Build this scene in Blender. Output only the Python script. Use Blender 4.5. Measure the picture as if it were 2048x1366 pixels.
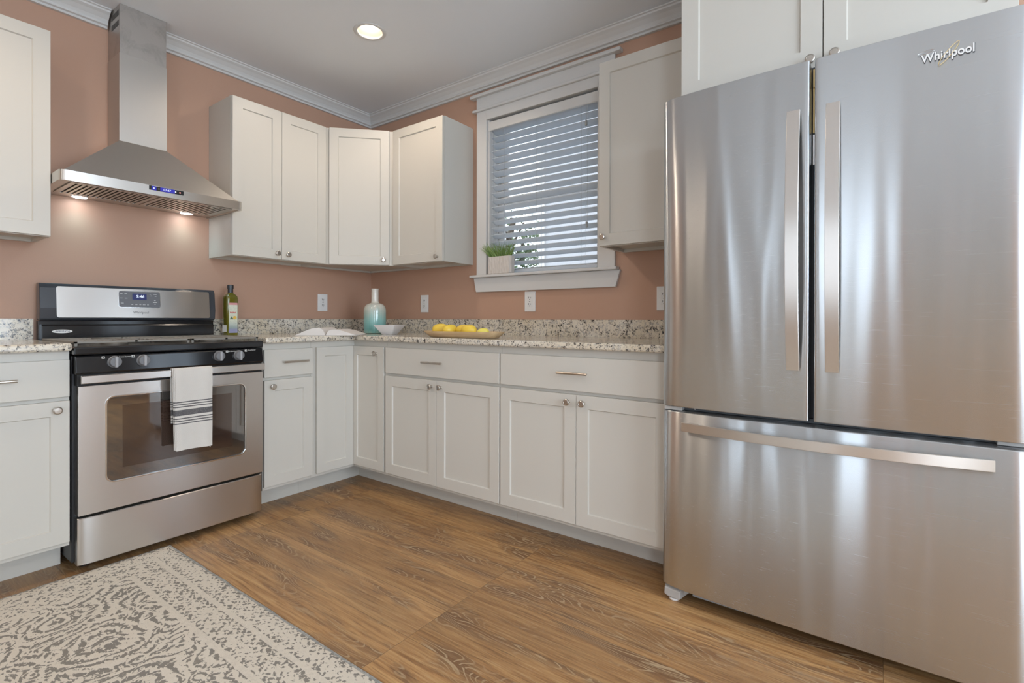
import bpy, bmesh, math, random
from mathutils import Vector, Matrix, noise
R = math.radians
random.seed(7)
C = bpy.context.scene.collection
scn = bpy.context.scene
for o in list(bpy.data.objects): bpy.data.objects.remove(o)

# ------------------------------------------------------------------ camera
yaw, pit, rol = R(36.0953), R(-.1521), R(.1143)
f = Vector((math.cos(yaw)*math.cos(pit), math.sin(yaw)*math.cos(pit), math.sin(pit)))
r = Vector((math.sin(yaw), -math.cos(yaw), 0)); u = r.cross(f)
r2 = r*math.cos(rol)+u*math.sin(rol); u2 = u*math.cos(rol)-r*math.sin(rol)
cam = bpy.data.cameras.new('camera'); co = bpy.data.objects.new('camera', cam); C.objects.link(co)
m = Matrix((r2, u2, -f)).transposed().to_4x4(); m.translation = Vector((-2.5217, -3.1962, 1.012))
co.matrix_world = m
cam.sensor_width = 36; cam.lens = 1007.19/2048*36; cam.shift_y = -(683-640.95)/2048
cam.clip_start = .02; cam.clip_end = 200
scn.camera = co

# ------------------------------------------------------------------ world, lights, exposure
scn.view_settings.view_transform = 'Standard'; scn.view_settings.look = 'None'
scn.view_settings.gamma = 1; scn.view_settings.exposure = 0.20
w = bpy.data.worlds.new('World'); scn.world = w; w.use_nodes = True
nt = w.node_tree; bg = nt.nodes['Background']
sky = nt.nodes.new('ShaderNodeTexSky'); sky.sky_type = 'HOSEK_WILKIE'; sky.turbidity = 6
sky.sun_direction = Vector((-.5, -.6, .62)).normalized()
mx = nt.nodes.new('ShaderNodeMix'); mx.data_type = 'RGBA'; mx.inputs[0].default_value = .8
nt.links.new(sky.outputs[0], mx.inputs[6]); mx.inputs[7].default_value = (.80, .90, 1.0, 1)
nt.links.new(mx.outputs[2], bg.inputs[0]); bg.inputs[1].default_value = 2.6

def area(name, loc, rot, sx, sy, power, col, spread=180):
    l = bpy.data.lights.new(name, 'AREA'); l.shape = 'RECTANGLE'; l.size = sx; l.size_y = sy
    l.energy = power; l.color = col; l.spread = R(spread)
    o = bpy.data.objects.new(name, l); C.objects.link(o); o.location = loc; o.rotation_euler = rot
    return o
DAY = (.70, .84, 1.0); WARM = (1.0, .82, .65)
# stand-in daylight at windows behind and beside the camera, narrow west ones invented
area('daylight_rear', (-2.2, -6.1, 1.45), (R(90), 0, 0), 2.3, 1.5, 92, DAY)           # faces +y
area('added_daylight_west', (-5.12, -5.125, 1.35), (R(90), 0, R(-90)), .8, 1.7, 40, DAY)      # faces +x
area('added_daylight_west', (-5.12, -2.93, 1.35), (R(90), 0, R(-90)), .34, 1.7, 3.9, DAY)  # added strip light, makes a bright streak in the refrigerator doors
area('added_daylight_west', (-5.12, -1.47, 1.35), (R(90), 0, R(-90)), .16, 1.7, 2.4, DAY)  # narrower added strip, for the left refrigerator streak
area('added_daylight_west', (-5.12, -2.13, 1.35), (R(90), 0, R(-90)), .13, 1.7, 1.9, DAY)  # extra strip added for one more refrigerator streak
area('daylight_right', (.12, -4.75, 1.2), (R(90), 0, R(90)), .6, 1.7, 14, (.85, .95, .85))   # faces -x
CEIL_LIGHTS = [(-.772, -.966), (-2.45, -.966), (-4.0, -.966), (-4.0, -4.7), (-1.7, -5.2)]
CAN_POWER = [7, 9, 11, 14, 15]

# ------------------------------------------------------------------ node helpers
class NT:
    def __init__(s, name):
        s.m = bpy.data.materials.new(name); s.m.use_nodes = True
        s.t = s.m.node_tree; s.b = s.t.nodes['Principled BSDF']; s.out = s.t.nodes['Material Output']
    def n(s, kind, **kw):
        q = s.t.nodes.new('ShaderNode'+kind)
        for k, v in kw.items():
            if k.startswith('_'): setattr(q, k[1:], v)
        for k, v in kw.items():
            if not k.startswith('_'): s.set(q, k, v)
        return q
    def set(s, q, k, v):
        i = q.inputs[int(k[1:])] if (k[0] == 'i' and k[1:].isdigit()) else q.inputs[k.replace('_', ' ')]
        if isinstance(v, bpy.types.NodeSocket): s.t.links.new(v, i)
        elif isinstance(v, bpy.types.Node): s.t.links.new(v.outputs[0], i)
        else:
            if isinstance(v, tuple) and len(v) == 3 and i.type == 'RGBA': v = (*v, 1)
            i.default_value = v
    def p(s, **kw):
        for k, v in kw.items(): s.set(s.b, k, v)
        return s
    def math(s, op, a, b=0., c=0.):
        q = s.n('Math', _operation=op); s.set(q, 'i0', a); s.set(q, 'i1', b); s.set(q, 'i2', c); return q.outputs[0]
    def mix(s, fac, a, b, blend='MIX'):
        q = s.n('Mix', _data_type='RGBA', _blend_type=blend); s.set(q, 'i0', fac); s.set(q, 'i6', a); s.set(q, 'i7', b); return q.outputs[2]
    def ramp(s, fac, stops, interp='LINEAR'):
        q = s.n('ValToRGB'); q.color_ramp.interpolation = interp; s.set(q, 'Fac', fac); e = q.color_ramp.elements
        while len(e) < len(stops): e.new(.5)
        for el, (pos, c) in zip(e, stops):
            el.position = pos; el.color = (c, c, c, 1) if isinstance(c, (int, float)) else (*c, 1)
        return q.outputs[0]
    def coord(s, scale=(1, 1, 1), rot=(0, 0, 0), loc=(0, 0, 0), kind='Object'):
        tc = s.n('TexCoord'); mp = s.n('Mapping'); s.t.links.new(tc.outputs[kind], mp.inputs[0])
        mp.inputs['Scale'].default_value = scale; mp.inputs['Rotation'].default_value = rot; mp.inputs['Location'].default_value = loc
        return mp.outputs[0]
    def noise(s, vec, scale, detail=3, rough=.5, dist=0):
        q = s.n('TexNoise', Vector=vec, Scale=scale, Detail=detail, Roughness=rough, Distortion=dist); return q.outputs[0]
    def bump(s, h, strength=.2, dist=.01, normal=None):
        q = s.n('Bump', Height=h, Strength=strength, Distance=dist)
        if normal: s.set(q, 'Normal', normal)
        return q.outputs[0]

def simple(name, col, rough=.5, metal=0., **kw):
    a = NT(name); a.p(Base_Color=col, Roughness=rough, Metallic=metal, **kw); return a.m

def emissive(name, col, strength):
    a = NT(name); a.p(Base_Color=(.02, .02, .02), Roughness=.3)
    a.set(a.b, 'Emission Color', col); a.set(a.b, 'Emission Strength', strength); return a.m

M = {}
def wall_mat(name, col, sc=260, st=.12):
    a = NT(name); v = a.coord()
    n1 = a.noise(v, sc, 3); n2 = a.noise(v, 1.3, 2)
    c = a.mix(a.math('MULTIPLY', n2, .18), col, tuple(x*.9 for x in col))
    a.p(Base_Color=c, Roughness=.55, Normal=a.bump(n1, st, .002)); return a.m
M['wall'] = wall_mat('terracotta_tan_paint', (.52, .315, .22))
M['far_wall'] = wall_mat('pale_greige_paint', (.46, .445, .42))
M['ceiling'] = wall_mat('ceiling_paint', (.83, .86, .89), 200, .08)
M['trimw'] = simple('white_trim_paint', (.66, .65, .63), .35)
def cab_mat():
    a = NT('white_cabinet_paint'); v = a.coord()
    n1 = a.noise(v, 90, 2)
    a.p(Base_Color=(.605, .575, .515), Roughness=.36, Normal=a.bump(n1, .02, .001)); return a.m
M['cab'] = cab_mat()
M['ply'] = simple('cabinet_underside', (.62, .58, .50), .5)
M['outside_wall'] = simple('outside_render', (.6, .6, .6), .8)

def steel(name, grain_axis, base=(.60, .585, .56), rough=.26, wav=0., aniso=.75, dirt=0.):
    """brushed stainless; grain_axis is the world axis the brushing runs along"""
    a = NT(name)
    sc = {'x': (3, 900, 900), 'y': (900, 3, 900), 'z': (900, 900, 3)}[grain_axis]
    v = a.coord(sc); n1 = a.noise(v, 1, 3, .6)
    col = a.mix(n1, tuple(x*.98 for x in base), tuple(min(1, x*1.02) for x in base))
    if dirt:
        d = a.noise(a.coord(), 14, 6, .7, .6); d2 = a.noise(a.coord(), 3, 2)
        k = a.math('MULTIPLY', a.ramp(a.math('ADD', a.math('MULTIPLY', d, .6), a.math('MULTIPLY', d2, .4)), [(.48, 0.), (.62, 1.)]), dirt)
        col = a.mix(k, col, (.36, .34, .31))
    nrm = a.bump(n1, .006, .0001)
    if wav:
        h = a.noise(a.coord((1, 6.2, .55)), 1, 1.6, .4, .2); nrm = a.bump(h, 1.0, wav)
    tg = a.n('Tangent', _direction_type='RADIAL', _axis='Z')
    rr = a.math('ADD', rough-.01, a.math('MULTIPLY', n1, .02))
    a.p(Base_Color=col, Metallic=1., Roughness=rr, Normal=nrm)
    if aniso:
        g = grain_axis; vt = a.n('CombineXYZ', X=1. if g == 'z' else 0., Y=1. if g == 'z' else 0., Z=0. if g == 'z' else 1.)
        a.t.nodes.remove(tg)
        a.set(a.b, 'Anisotropic', aniso); a.set(a.b, 'Tangent', vt.outputs[0])
    return a.m
M['steel_y'] = steel('brushed_stainless_fridge', 'y', (.585, .605, .62), .27, .009, 1.0)
M['steel_yh'] = steel('brushed_stainless_handle', 'z', (.66, .62, .58), .30, 0, .5)
M['steel_yd'] = steel('brushed_stainless_drawer_handle', 'y', (.68, .64, .59), .30, 0, .5)
M['steel_x'] = steel('brushed_stainless_range', 'x', (.63, .60, .57), .28, .0, .7)
M['steel_hood'] = steel('brushed_stainless_hood', 'x', (.60, .575, .54), .33, 0, .6)
M['steel_chim'] = steel('brushed_stainless_duct', 'z', (.56, .54, .51), .40, 0, .4)
M['steel_dirty'] = steel('filmy_stainless_duct', 'z', (.52, .49, .46), .46, 0, .3, .6)
M['nickel'] = simple('brushed_nickel', (.55, .51, .46), .28, 1.)
M['chrome'] = simple('polished_chrome', (.75, .75, .75), .12, 1.)
M['black'] = simple('black_enamel', (.012, .012, .013), .12)
M['black_matte'] = simple('black_matte', (.012, .012, .012), .6)
M['black_side'] = simple('black_painted_side', (.02, .02, .022), .4)
M['charcoal'] = simple('charcoal_enamel', (.055, .058, .066), .22)
M['iron'] = simple('grey_cast_iron', (.25, .225, .19), .42)
M['gasket'] = simple('dark_gasket', (.05, .055, .06), .5)
M['fridge_side'] = simple('grey_fridge_cabinet', (.16, .16, .16), .45)
M['grey_plastic'] = simple('warm_grey_plastic', (.40, .38, .355), .45)
M['cool_plastic'] = simple('cool_grey_plastic', (.30, .32, .34), .45)
M['knobgrey'] = simple('grey_knob', (.17, .17, .175), .35)
M['knobedge'] = simple('pale_knob_grip', (.36, .36, .37), .3)
M['display'] = simple('grey_control_panel', (.17, .17, .18), .3)
M['white_plastic'] = simple('white_plastic', (.78, .77, .75), .3)
M['slot'] = simple('dark_slot', (.012, .012, .012), .8)
M['white_ink'] = simple('white_ink', (.75, .75, .72), .5)
M['grey_ink'] = simple('grey_ink', (.12, .12, .12), .5)
M['navy_ink'] = simple('navy_ink', (.05, .06, .12), .5)
M['gold'] = simple('gold_metal', (.62, .46, .22), .3, 1.)
M['clock_bg'] = emissive('blue_clock_screen', (.01, .03, .35), .25)
M['hood_bg'] = emissive('blue_hood_screen', (.01, .01, .6), .6)
M['clock_tx'] = emissive('pale_clock_digits', (.75, .85, 1.), 1.1)
M['led_red'] = emissive('small_red_led', (1., .35, .3), 1.2)
M['led'] = emissive('hood_led', (.86, .93, 1.), 22.)
M['bulb'] = emissive('ceiling_bulb', (1., .93, .80), 8.)
M['can'] = simple('can_reflector', (.50, .46, .39), .35)
M['plate'] = simple('white_outlet_plate', (.80, .79, .77), .28)

def oven_glass():
    a = NT('oven_door_glass'); a.p(Base_Color=(.030, .026, .023), Roughness=.03, IOR=2.1); a.set(a.b, 'Specular IOR Level', .9)
    a.set(a.b, 'Coat Weight', .8); a.set(a.b, 'Coat Roughness', .02); return a.m
M['oven_glass'] = oven_glass()
a = NT('oven_inner_window'); a.p(Base_Color=(.05, .03, .022), Roughness=.05); a.set(a.b, 'Specular IOR Level', 1.); a.set(a.b, 'Coat Weight', 1.); M['oven_inner'] = a.m

def granite(name, sc=1.):
    a = NT(name); v = a.coord()
    n_big = a.noise(v, 5, 3, .6); n_mid = a.noise(v, 38*sc, 4, .65, .4); n_f = a.noise(v, 120*sc, 5, .7, .5); n_g = a.noise(a.coord(loc=(7, 3, 1)), 75*sc, 4, .6, .6)
    base = a.mix(a.ramp(n_big, [(.35, 0.), (.7, 1.)]), (.74, .69, .60), (.66, .57, .42))
    base = a.mix(a.ramp(n_g, [(.52, 0.), (.61, .75)]), base, (.38, .36, .34))
    base = a.mix(a.ramp(n_mid, [(.53, 0.), (.66, .55)]), base, (.36, .29, .20))
    spk = a.math('ADD', a.math('MULTIPLY', n_f, .7), a.math('MULTIPLY', n_mid, .3))
    base = a.mix(a.ramp(spk, [(.535, 0.), (.575, 1.)]), base, (.045, .042, .045))
    base = a.mix(a.ramp(n_f, [(.28, .7), (.38, 0.)]), base, (.74, .71, .66))
    a.p(Base_Color=base, Roughness=.16); a.set(a.b, 'Coat Weight', .2); return a.m
M['granite'] = granite('speckled_cream_granite')

def floor_mat():
    a = NT('oak_plank_floor')
    v = a.coord(rot=(0, 0, R(90)))      # brick rows run along world y
    br = a.n('TexBrick', Vector=v, Color1=(0, 0, 0), Color2=(1, 1, 1), Mortar=(.5, .5, .5), Scale=1., Mortar_Size=.0009, Mortar_Smooth=.2, Bias=0., Brick_Width=1.22, Row_Height=.178)
    br.offset = .37; br.offset_frequency = 1; br.squash = 1
    per = a.math('MULTIPLY', br.outputs['Color'], 1.)
    off = a.n('CombineXYZ', X=a.math('MULTIPLY', per, 3.7), Y=a.math('MULTIPLY', per, 31.), Z=a.math('MULTIPLY', per, 5.))
    def vec(sc):
        tc = a.n('TexCoord'); ad = a.n('VectorMath', _operation='ADD'); a.t.links.new(tc.outputs['Object'], ad.inputs[0]); a.t.links.new(off.outputs[0], ad.inputs[1])
        mp = a.n('Mapping', Vector=ad.outputs[0]); mp.inputs['Scale'].default_value = sc; return mp.outputs[0]
    patch = a.noise(vec((8.5, 1.5, 1)), 1, 4, .6, .8)
    big = a.noise(vec((3.0, .5, 1)), 1, 3, .55, .4)
    grain = a.noise(vec((70, 3.2, 1)), 1, 6, .7, .6)
    fine = a.noise(vec((190, 7, 1)), 1, 4, .65, .4)
    ring = a.math('SINE', a.math('MULTIPLY', a.noise(vec((8.0, 1.7, 1)), 1, 2, .5, .5), 190.))
    pm = a.ramp(patch, [(.47, 0.), (.60, 1.)])
    col = a.ramp(grain, [(.22, (.17, .073, .027)), (.45, (.385, .20, .076)), (.70, (.57, .35, .15))])
    col = a.mix(a.math('MULTIPLY', a.ramp(big, [(.40, 0.), (.65, 1.)]), .5), col, (.18, .09, .036))
    col = a.mix(a.math('MULTIPLY', pm, .68), col, (.125, .062, .033))
    col = a.mix(a.math('MULTIPLY', a.ramp(ring, [(.60, 0.), (.95, 1.)]), a.math('MULTIPLY', a.ramp(patch, [(.48, 0.), (.60, 1.)]), .55)), col, (.55, .42, .25))
    col = a.mix(a.math('MULTIPLY', a.ramp(fine, [(.56, 0.), (.68, 1.)]), .36), col, (.50, .36, .20))
    col = a.mix(a.math('MULTIPLY', a.ramp(fine, [(.32, 1.), (.45, 0.)]), .55), col, (.13, .07, .032))
    col = a.mix(a.math('MULTIPLY', a.math('SUBTRACT', per, .4), .22), col, (.50, .33, .18))
    col = a.mix(a.math('MULTIPLY', br.outputs['Fac'], .55), col, (.07, .04, .02))
    h = a.math('ADD', a.math('MULTIPLY', grain, .6), a.math('MULTIPLY', br.outputs['Fac'], -1.))
    a.p(Base_Color=col, Roughness=a.math('ADD', .30, a.math('MULTIPLY', grain, .2)), Normal=a.bump(h, .15, .002)); return a.m
M['floor'] = floor_mat()

def rug_mat():
    a = NT('distressed_ivory_rug')      # object origin = near-right corner under the range; x<0, y<0 over the rug
    v = a.coord(); sep = a.n('SeparateXYZ', Vector=v)
    X = a.math('MULTIPLY', sep.outputs[0], -1.); Y = a.math('MULTIPLY', sep.outputs[1], -1.)
    wn = a.n('TexNoise', Vector=v, Scale=5., Detail=2., Roughness=.5)
    ws = a.n('VectorMath', _operation='SUBTRACT'); a.set(ws, 'i0', wn.outputs[1]); ws.inputs[1].default_value = (.5, .5, .5)
    wm = a.n('VectorMath', _operation='SCALE'); a.set(wm, 'i0', ws.outputs[0]); wm.inputs['Scale'].default_value = .16
    wa = a.n('VectorMath', _operation='ADD'); a.set(wa, 'i0', v); a.set(wa, 'i1', wm.outputs[0])
    vo = a.n('TexVoronoi', Vector=wa.outputs[0], Scale=4.2, Randomness=.55, _voronoi_dimensions='2D')
    d = vo.outputs['Distance']
    rings = a.math('SINE', a.math('MULTIPLY', d, 42.))
    # petals around each medallion
    vo2 = a.n('TexVoronoi', Vector=wa.outputs[0], Scale=15., Randomness=.8, _voronoi_dimensions='2D')
    petals = a.math('SINE', a.math('MULTIPLY', vo2.outputs['Distance'], 25.))
    worn = a.noise(v, 2.6, 3, .55)
    knots = a.noise(a.coord((1, .5, 1)), 185, 2, .6)
    knots2 = a.noise(a.coord((1, .6, 1)), 60, 2, .6)
    fld = a.math('ADD', a.math('MULTIPLY', rings, .55), a.math('MULTIPLY', petals, .42))
    fld = a.math('ADD', fld, a.math('MULTIPLY', a.math('SUBTRACT', worn, .5), 1.2))
    fld = a.math('ADD', fld, a.math('MULTIPLY', a.math('SUBTRACT', knots, .5), 2.6))
    fld = a.math('ADD', fld, a.math('MULTIPLY', a.math('SUBTRACT', knots2, .5), 1.8))
    # border: lattice of small figures
    e = a.math('MINIMUM', X, Y)
    n9 = a.n('TexNoise', Vector=v, Scale=38., Detail=2.); s9 = a.n('SeparateXYZ', Vector=n9.outputs[1])
    XW_ = a.math('ADD', X, a.math('MULTIPLY', s9.outputs[0], .035)); YW_ = a.math('ADD', Y, a.math('MULTIPLY', s9.outputs[1], .035))
    inb = a.math('LESS_THAN', e, .205)
    t1 = a.math('SINE', a.math('MULTIPLY', a.math('ADD', XW_, YW_), 105.)); t2 = a.math('SINE', a.math('MULTIPLY', a.math('SUBTRACT', XW_, YW_), 105.))
    lat = a.math('MULTIPLY', t1, t2)
    bfld = a.math('ADD', a.math('MULTIPLY', a.math('ABSOLUTE', lat), .8), -.42)
    bfld = a.math('ADD', bfld, a.math('MULTIPLY', a.math('ADD', a.math('SUBTRACT', knots, .5), a.math('SUBTRACT', knots2, .5)), 2.4))
    fall = a.math('MULTIPLY', a.math('ABSOLUTE', a.math('SUBTRACT', a.math('FRACT', a.math('MULTIPLY', e, 9.8)), .5)), .9)
    bfld = a.math('ADD', bfld, a.math('SUBTRACT', fall, .22))
    F = a.n('Mix', _data_type='FLOAT'); a.set(F, 'i0', inb); a.set(F, 'i2', fld); a.set(F, 'i3', bfld)
    mask = a.ramp(F.outputs[0], [(-.02, 0.), (.26, 1.)])
    # plain ivory stripes
    def band(c, wd): return a.math('LESS_THAN', a.math('ABSOLUTE', a.math('SUBTRACT', e, c)), wd)
    st = a.math('MAXIMUM', band(.095, .009), band(.205, .010))
    mask = a.math('MULTIPLY', mask, a.math('SUBTRACT', 1., a.math('MULTIPLY', st, .9)))
    tone = a.mix(a.noise(v, 9, 2), (.21, .19, .155), (.16, .15, .135))
    col = a.mix(a.math('MULTIPLY', mask, .88), a.mix(knots2, (.64, .575, .475), (.72, .655, .56)), tone)
    col = a.mix(a.math('MULTIPLY', a.math('LESS_THAN', e, .010), .75), col, (.30, .31, .30))
    h = a.noise(v, 420, 2)
    a.p(Base_Color=col, Roughness=.95, Normal=a.bump(a.math('ADD', h, a.math('MULTIPLY', mask, -.5)), .5, .003)); return a.m
M['rug'] = rug_mat()

def towel_mat():
    a = NT('striped_waffle_cotton'); v = a.coord(); sep = a.n('SeparateXYZ', Vector=v); z = sep.outputs[2]
    # object origin at towel top edge; z is negative down the front
    d = a.math('MULTIPLY', z, -1.)
    def band(c, wd): return a.math('LESS_THAN', a.math('ABSOLUTE', a.math('SUBTRACT', d, c)), wd)
    k = None
    for c, wd in ((.148, .0024), (.1585, .0024), (.169, .0024), (.1945, .0125), (.2195, .0024), (.2305, .0024), (.2415, .0024)):
        b = band(c, wd); k = b if k is None else a.math('MAXIMUM', k, b)
    tw = a.noise(a.coord((1, 1, 1)), 500, 1)
    wx = a.math('SINE', a.math('MULTIPLY', sep.outputs[0], 900.)); wz = a.math('SINE', a.math('MULTIPLY', z, 900.))
    waf = a.math('MULTIPLY', wx, wz)
    col = a.mix(a.math('MULTIPLY', k, a.ramp(tw, [(.35, .8), (.6, 1.)])), (.66, .62, .57), (.075, .072, .078))
    a.p(Base_Color=col, Roughness=.9, Normal=a.bump(waf, .35, .0012)); return a.m
M['towel'] = towel_mat()

def vase_mat():
    a = NT('aqua_to_cream_glaze'); v = a.coord(); sep = a.n('SeparateXYZ', Vector=v)
    dr = a.noise(a.coord((55, 55, 2.2)), 1, 3, .6)
    t = a.math('ADD', a.math('MULTIPLY', sep.outputs[2], 4.6), a.math('MULTIPLY', a.math('SUBTRACT', dr, .5), .55))
    c = a.ramp(t, [(.0, (.27, .44, .39)), (.12, (.16, .40, .39)), (.42, (.25, .48, .45)), (.80, (.52, .55, .49)), (1., (.64, .62, .56))])
    a.p(Base_Color=c, Roughness=.16); a.set(a.b, 'Coat Weight', .6); return a.m
M['vase'] = vase_mat()
M['bowl'] = simple('white_porcelain', (.76, .74, .73), .15)
def tray_mat():
    a = NT('pale_carved_wood'); n = a.noise(a.coord((40, 5, 40)), 1, 4, .6, .6); n2 = a.noise(a.coord((9, 2, 9)), 1, 2)
    c = a.ramp(n, [(.3, (.60, .41, .22)), (.7, (.76, .57, .34))]); c = a.mix(a.ramp(n2, [(.55, 0.), (.75, .4)]), c, (.40, .23, .10))
    a.p(Base_Color=c, Roughness=.5); return a.m
M['tray'] = tray_mat()
a = NT('lemon_peel'); v = a.coord(); n = a.noise(v, 160, 2)
a.p(Base_Color=a.mix(a.noise(v, 18, 2), (.83, .54, .045), (.87, .64, .09)), Roughness=.38, Normal=a.bump(n, .25, .001)); M['lemon'] = a.m
a = NT('pale_lemon_peel'); v = a.coord(); n = a.noise(v, 160, 2)
a.p(Base_Color=(.84, .72, .13), Roughness=.38, Normal=a.bump(n, .25, .001)); M['lemon_pale'] = a.m
a = NT('green_oil_glass'); a.p(Base_Color=(.16, .145, .012), Roughness=.06); a.set(a.b, 'Coat Weight', 1.); a.set(a.b, 'Transmission Weight', .25); M['oil'] = a.m
M['capblack'] = simple('black_cap', (.03, .032, .036), .25)
def label_mat():
    a = NT('printed_bottle_label'); v = a.coord(); sep = a.n('SeparateXYZ', Vector=v); z = sep.outputs[2]
    n = a.noise(v, 260, 3)
    c = a.ramp(a.math('MULTIPLY', z, 4.), [(.0, (.30, .30, .45)), (.13, (.25, .26, .42)), (.17, (.27, .33, .33)), (.26, (.47, .52, .46)), (.34, (.62, .64, .52)), (.70, (.62, .65, .54)), (.725, (.60, .22, .22)), (.78, (.62, .34, .36))])
    c = a.mix(a.ramp(n, [(.55, 0.), (.62, .35)]), c, (.22, .26, .20))
    a.p(Base_Color=c, Roughness=.5); return a.m
M['label'] = label_mat()
M['red_ink'] = simple('red_ink', (.52, .06, .05), .5)
M['yellow_ink'] = simple('yellow_ink', (.70, .45, .08), .5)
M['green_ink'] = simple('green_ink', (.10, .17, .10), .5)
a = NT('blank_book_paper'); v = a.coord((1, 1, 260)); a.p(Base_Color=a.mix(a.noise(v, 3, 2), (.66, .62, .58), (.77, .74, .71)), Roughness=.7); M['pages'] = a.m
M['cover'] = simple('book_cover', (.62, .60, .56), .5)
M['ribbon'] = simple('tan_page_picture', (.45, .25, .12), .6)
a = NT('grass_blade'); v = a.coord(); a.p(Base_Color=a.mix(a.noise(v, 30, 2), (.13, .26, .05), (.34, .46, .14)), Roughness=.5); M['grass'] = a.m
a = NT('textured_white_ceramic'); v = a.coord((70, 70, 24), (0, R(25), R(12))); q = a.n('TexVoronoi', Vector=v, Scale=1.); q.feature = 'F1'
a.p(Base_Color=(.66, .61, .56), Roughness=.45, Normal=a.bump(q.outputs['Distance'], .7, .006)); M['pot'] = a.m
M['soil'] = simple('dark_soil', (.05, .04, .03), .9)
a = NT('white_blind_slat'); a.p(Base_Color=(.82, .86, .90), Roughness=.4)
tl = a.n('BsdfTranslucent', Color=(.90, .94, .98)); ms = a.n('MixShader'); ms.inputs[0].default_value = .55
a.t.links.new(a.b.outputs[0], ms.inputs[1]); a.t.links.new(tl.outputs[0], ms.inputs[2]); a.t.links.new(ms.outputs[0], a.out.inputs[0]); M['blind'] = a.m
M['cord'] = simple('pale_cord', (.40, .41, .42), .7)
M['tassel'] = simple('grey_tassel', (.35, .36, .36), .5)
def glass_mat():
    a = NT('window_glass'); t = a.n('BsdfTransparent'); g = a.n('BsdfGlossy', Roughness=.02); fr = a.n('Fresnel', IOR=1.45)
    ms = a.n('MixShader'); a.t.links.new(fr.outputs[0], ms.inputs[0]); a.t.links.new(t.outputs[0], ms.inputs[1]); a.t.links.new(g.outputs[0], ms.inputs[2])
    a.t.links.new(ms.outputs[0], a.out.inputs[0]); return a.m
M['glass'] = glass_mat()
def siding_mat():
    a = NT('white_lap_siding'); sep = a.n('SeparateXYZ', Vector=a.coord()); fz = a.math('FRACT', a.math('MULTIPLY', sep.outputs[2], 5.5))
    c = a.mix(a.ramp(fz, [(.0, 1.), (.07, 0.)]), (.50, .51, .53), (.33, .35, .37))
    a.p(Base_Color=c, Roughness=.7, Normal=a.bump(fz, .5, .02)); return a.m
M['siding'] = siding_mat()
M['shingle'] = simple('grey_roof_shingle', (.20, .20, .21), .9)
M['leaf'] = simple('tree_leaf', (.075, .12, .045), .6)
M['bark'] = simple('tree_bark', (.10, .075, .055), .9)
M['bounce_ground'] = wall_mat('pale_bounce_ground', (.42, .42, .41), 30, .5)  # ground made pale to bounce light up onto the blind slats

# ------------------------------------------------------------------ mesh helpers
class FR:
    """local frame: u to the right along the face, w up, d outward"""
    def __init__(s, o, uu, dd): s.o = Vector(o); s.u = Vector(uu); s.d = Vector(dd); s.w = Vector((0, 0, 1))
    def __call__(s, a, b, c): return s.o+s.u*a+s.w*b+s.d*c
WF = FR((0, 0, 0), (1, 0, 0), (0, -1, 0))       # left wall: u = x, d = -y
RF = FR((0, 0, 0), (0, -1, 0), (-1, 0, 0))      # right wall: u = -y, d = -x

def box(bm, a, b):
    x0, x1 = sorted((a[0], b[0])); y0, y1 = sorted((a[1], b[1])); z0, z1 = sorted((a[2], b[2]))
    v = [bm.verts.new(p) for p in ((x0,y0,z0),(x1,y0,z0),(x1,y1,z0),(x0,y1,z0),(x0,y0,z1),(x1,y0,z1),(x1,y1,z1),(x0,y1,z1))]
    for q in ((0,3,2,1),(4,5,6,7),(0,1,5,4),(1,2,6,5),(2,3,7,6),(3,0,4,7)): bm.faces.new([v[i] for i in q])
def fbox(bm, F, u0, u1, w0, w1, d0, d1): box(bm, F(u0, w0, d0), F(u1, w1, d1))
def prism(bm, pts, z0, z1):
    lo = [bm.verts.new((x, y, z0)) for x, y in pts]; hi = [bm.verts.new((x, y, z1)) for x, y in pts]
    bm.faces.new(lo[::-1]); bm.faces.new(hi); n = len(pts)
    for i in range(n): bm.faces.new((lo[i], lo[(i+1) % n], hi[(i+1) % n], hi[i]))
def loft(bm, rings, closed=True, caps=True):
    rs = [[bm.verts.new(p) for p in rg] for rg in rings]
    n = len(rs[0])
    for a, b in zip(rs, rs[1:]):
        for i in range(n if closed else n-1): bm.faces.new((a[i], a[(i+1) % n], b[(i+1) % n], b[i]))
    if caps and closed: bm.faces.new(rs[0][::-1]); bm.faces.new(rs[-1])
    return rs
def basis(axis):
    z = Vector(axis).normalized(); x = z.orthogonal().normalized(); return x, z.cross(x), z
def lathe(bm, prof, c=(0, 0, 0), axis=(0, 0, 1), n=28, caps=True):
    """prof: list of (radius, height)"""
    x, y, z = basis(axis); c = Vector(c); rings = []
    for rr, h in prof: rings.append([c+z*h+(x*math.cos(t)+y*math.sin(t))*max(rr, 1e-5) for t in [2*math.pi*i/n for i in range(n)]])
    loft(bm, rings, caps=caps)
def tube(bm, pts, rad, n=8):
    pts = [Vector(p) for p in pts]; rings = []
    for i, p in enumerate(pts):
        t = (pts[min(i+1, len(pts)-1)]-pts[max(i-1, 0)]).normalized()
        x = t.cross(Vector((0.13, .27, .95)) if abs(t.z) < .9 else Vector((1, .1, 0))).normalized(); y = t.cross(x)
        rings.append([p+(x*math.cos(a)+y*math.sin(a))*rad for a in [2*math.pi*k/n for k in range(n)]])
    loft(bm, rings)
def rrect(u0, u1, w0, w1, rad, k=6):
    pts = []
    for cx, cy, a0 in ((u1-rad, w1-rad, 0), (u0+rad, w1-rad, 90), (u0+rad, w0+rad, 180), (u1-rad, w0+rad, 270)):
        for i in range(k+1):
            a = R(a0+90*i/k); pts.append((cx+rad*math.cos(a), cy+rad*math.sin(a)))
    return pts
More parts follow.
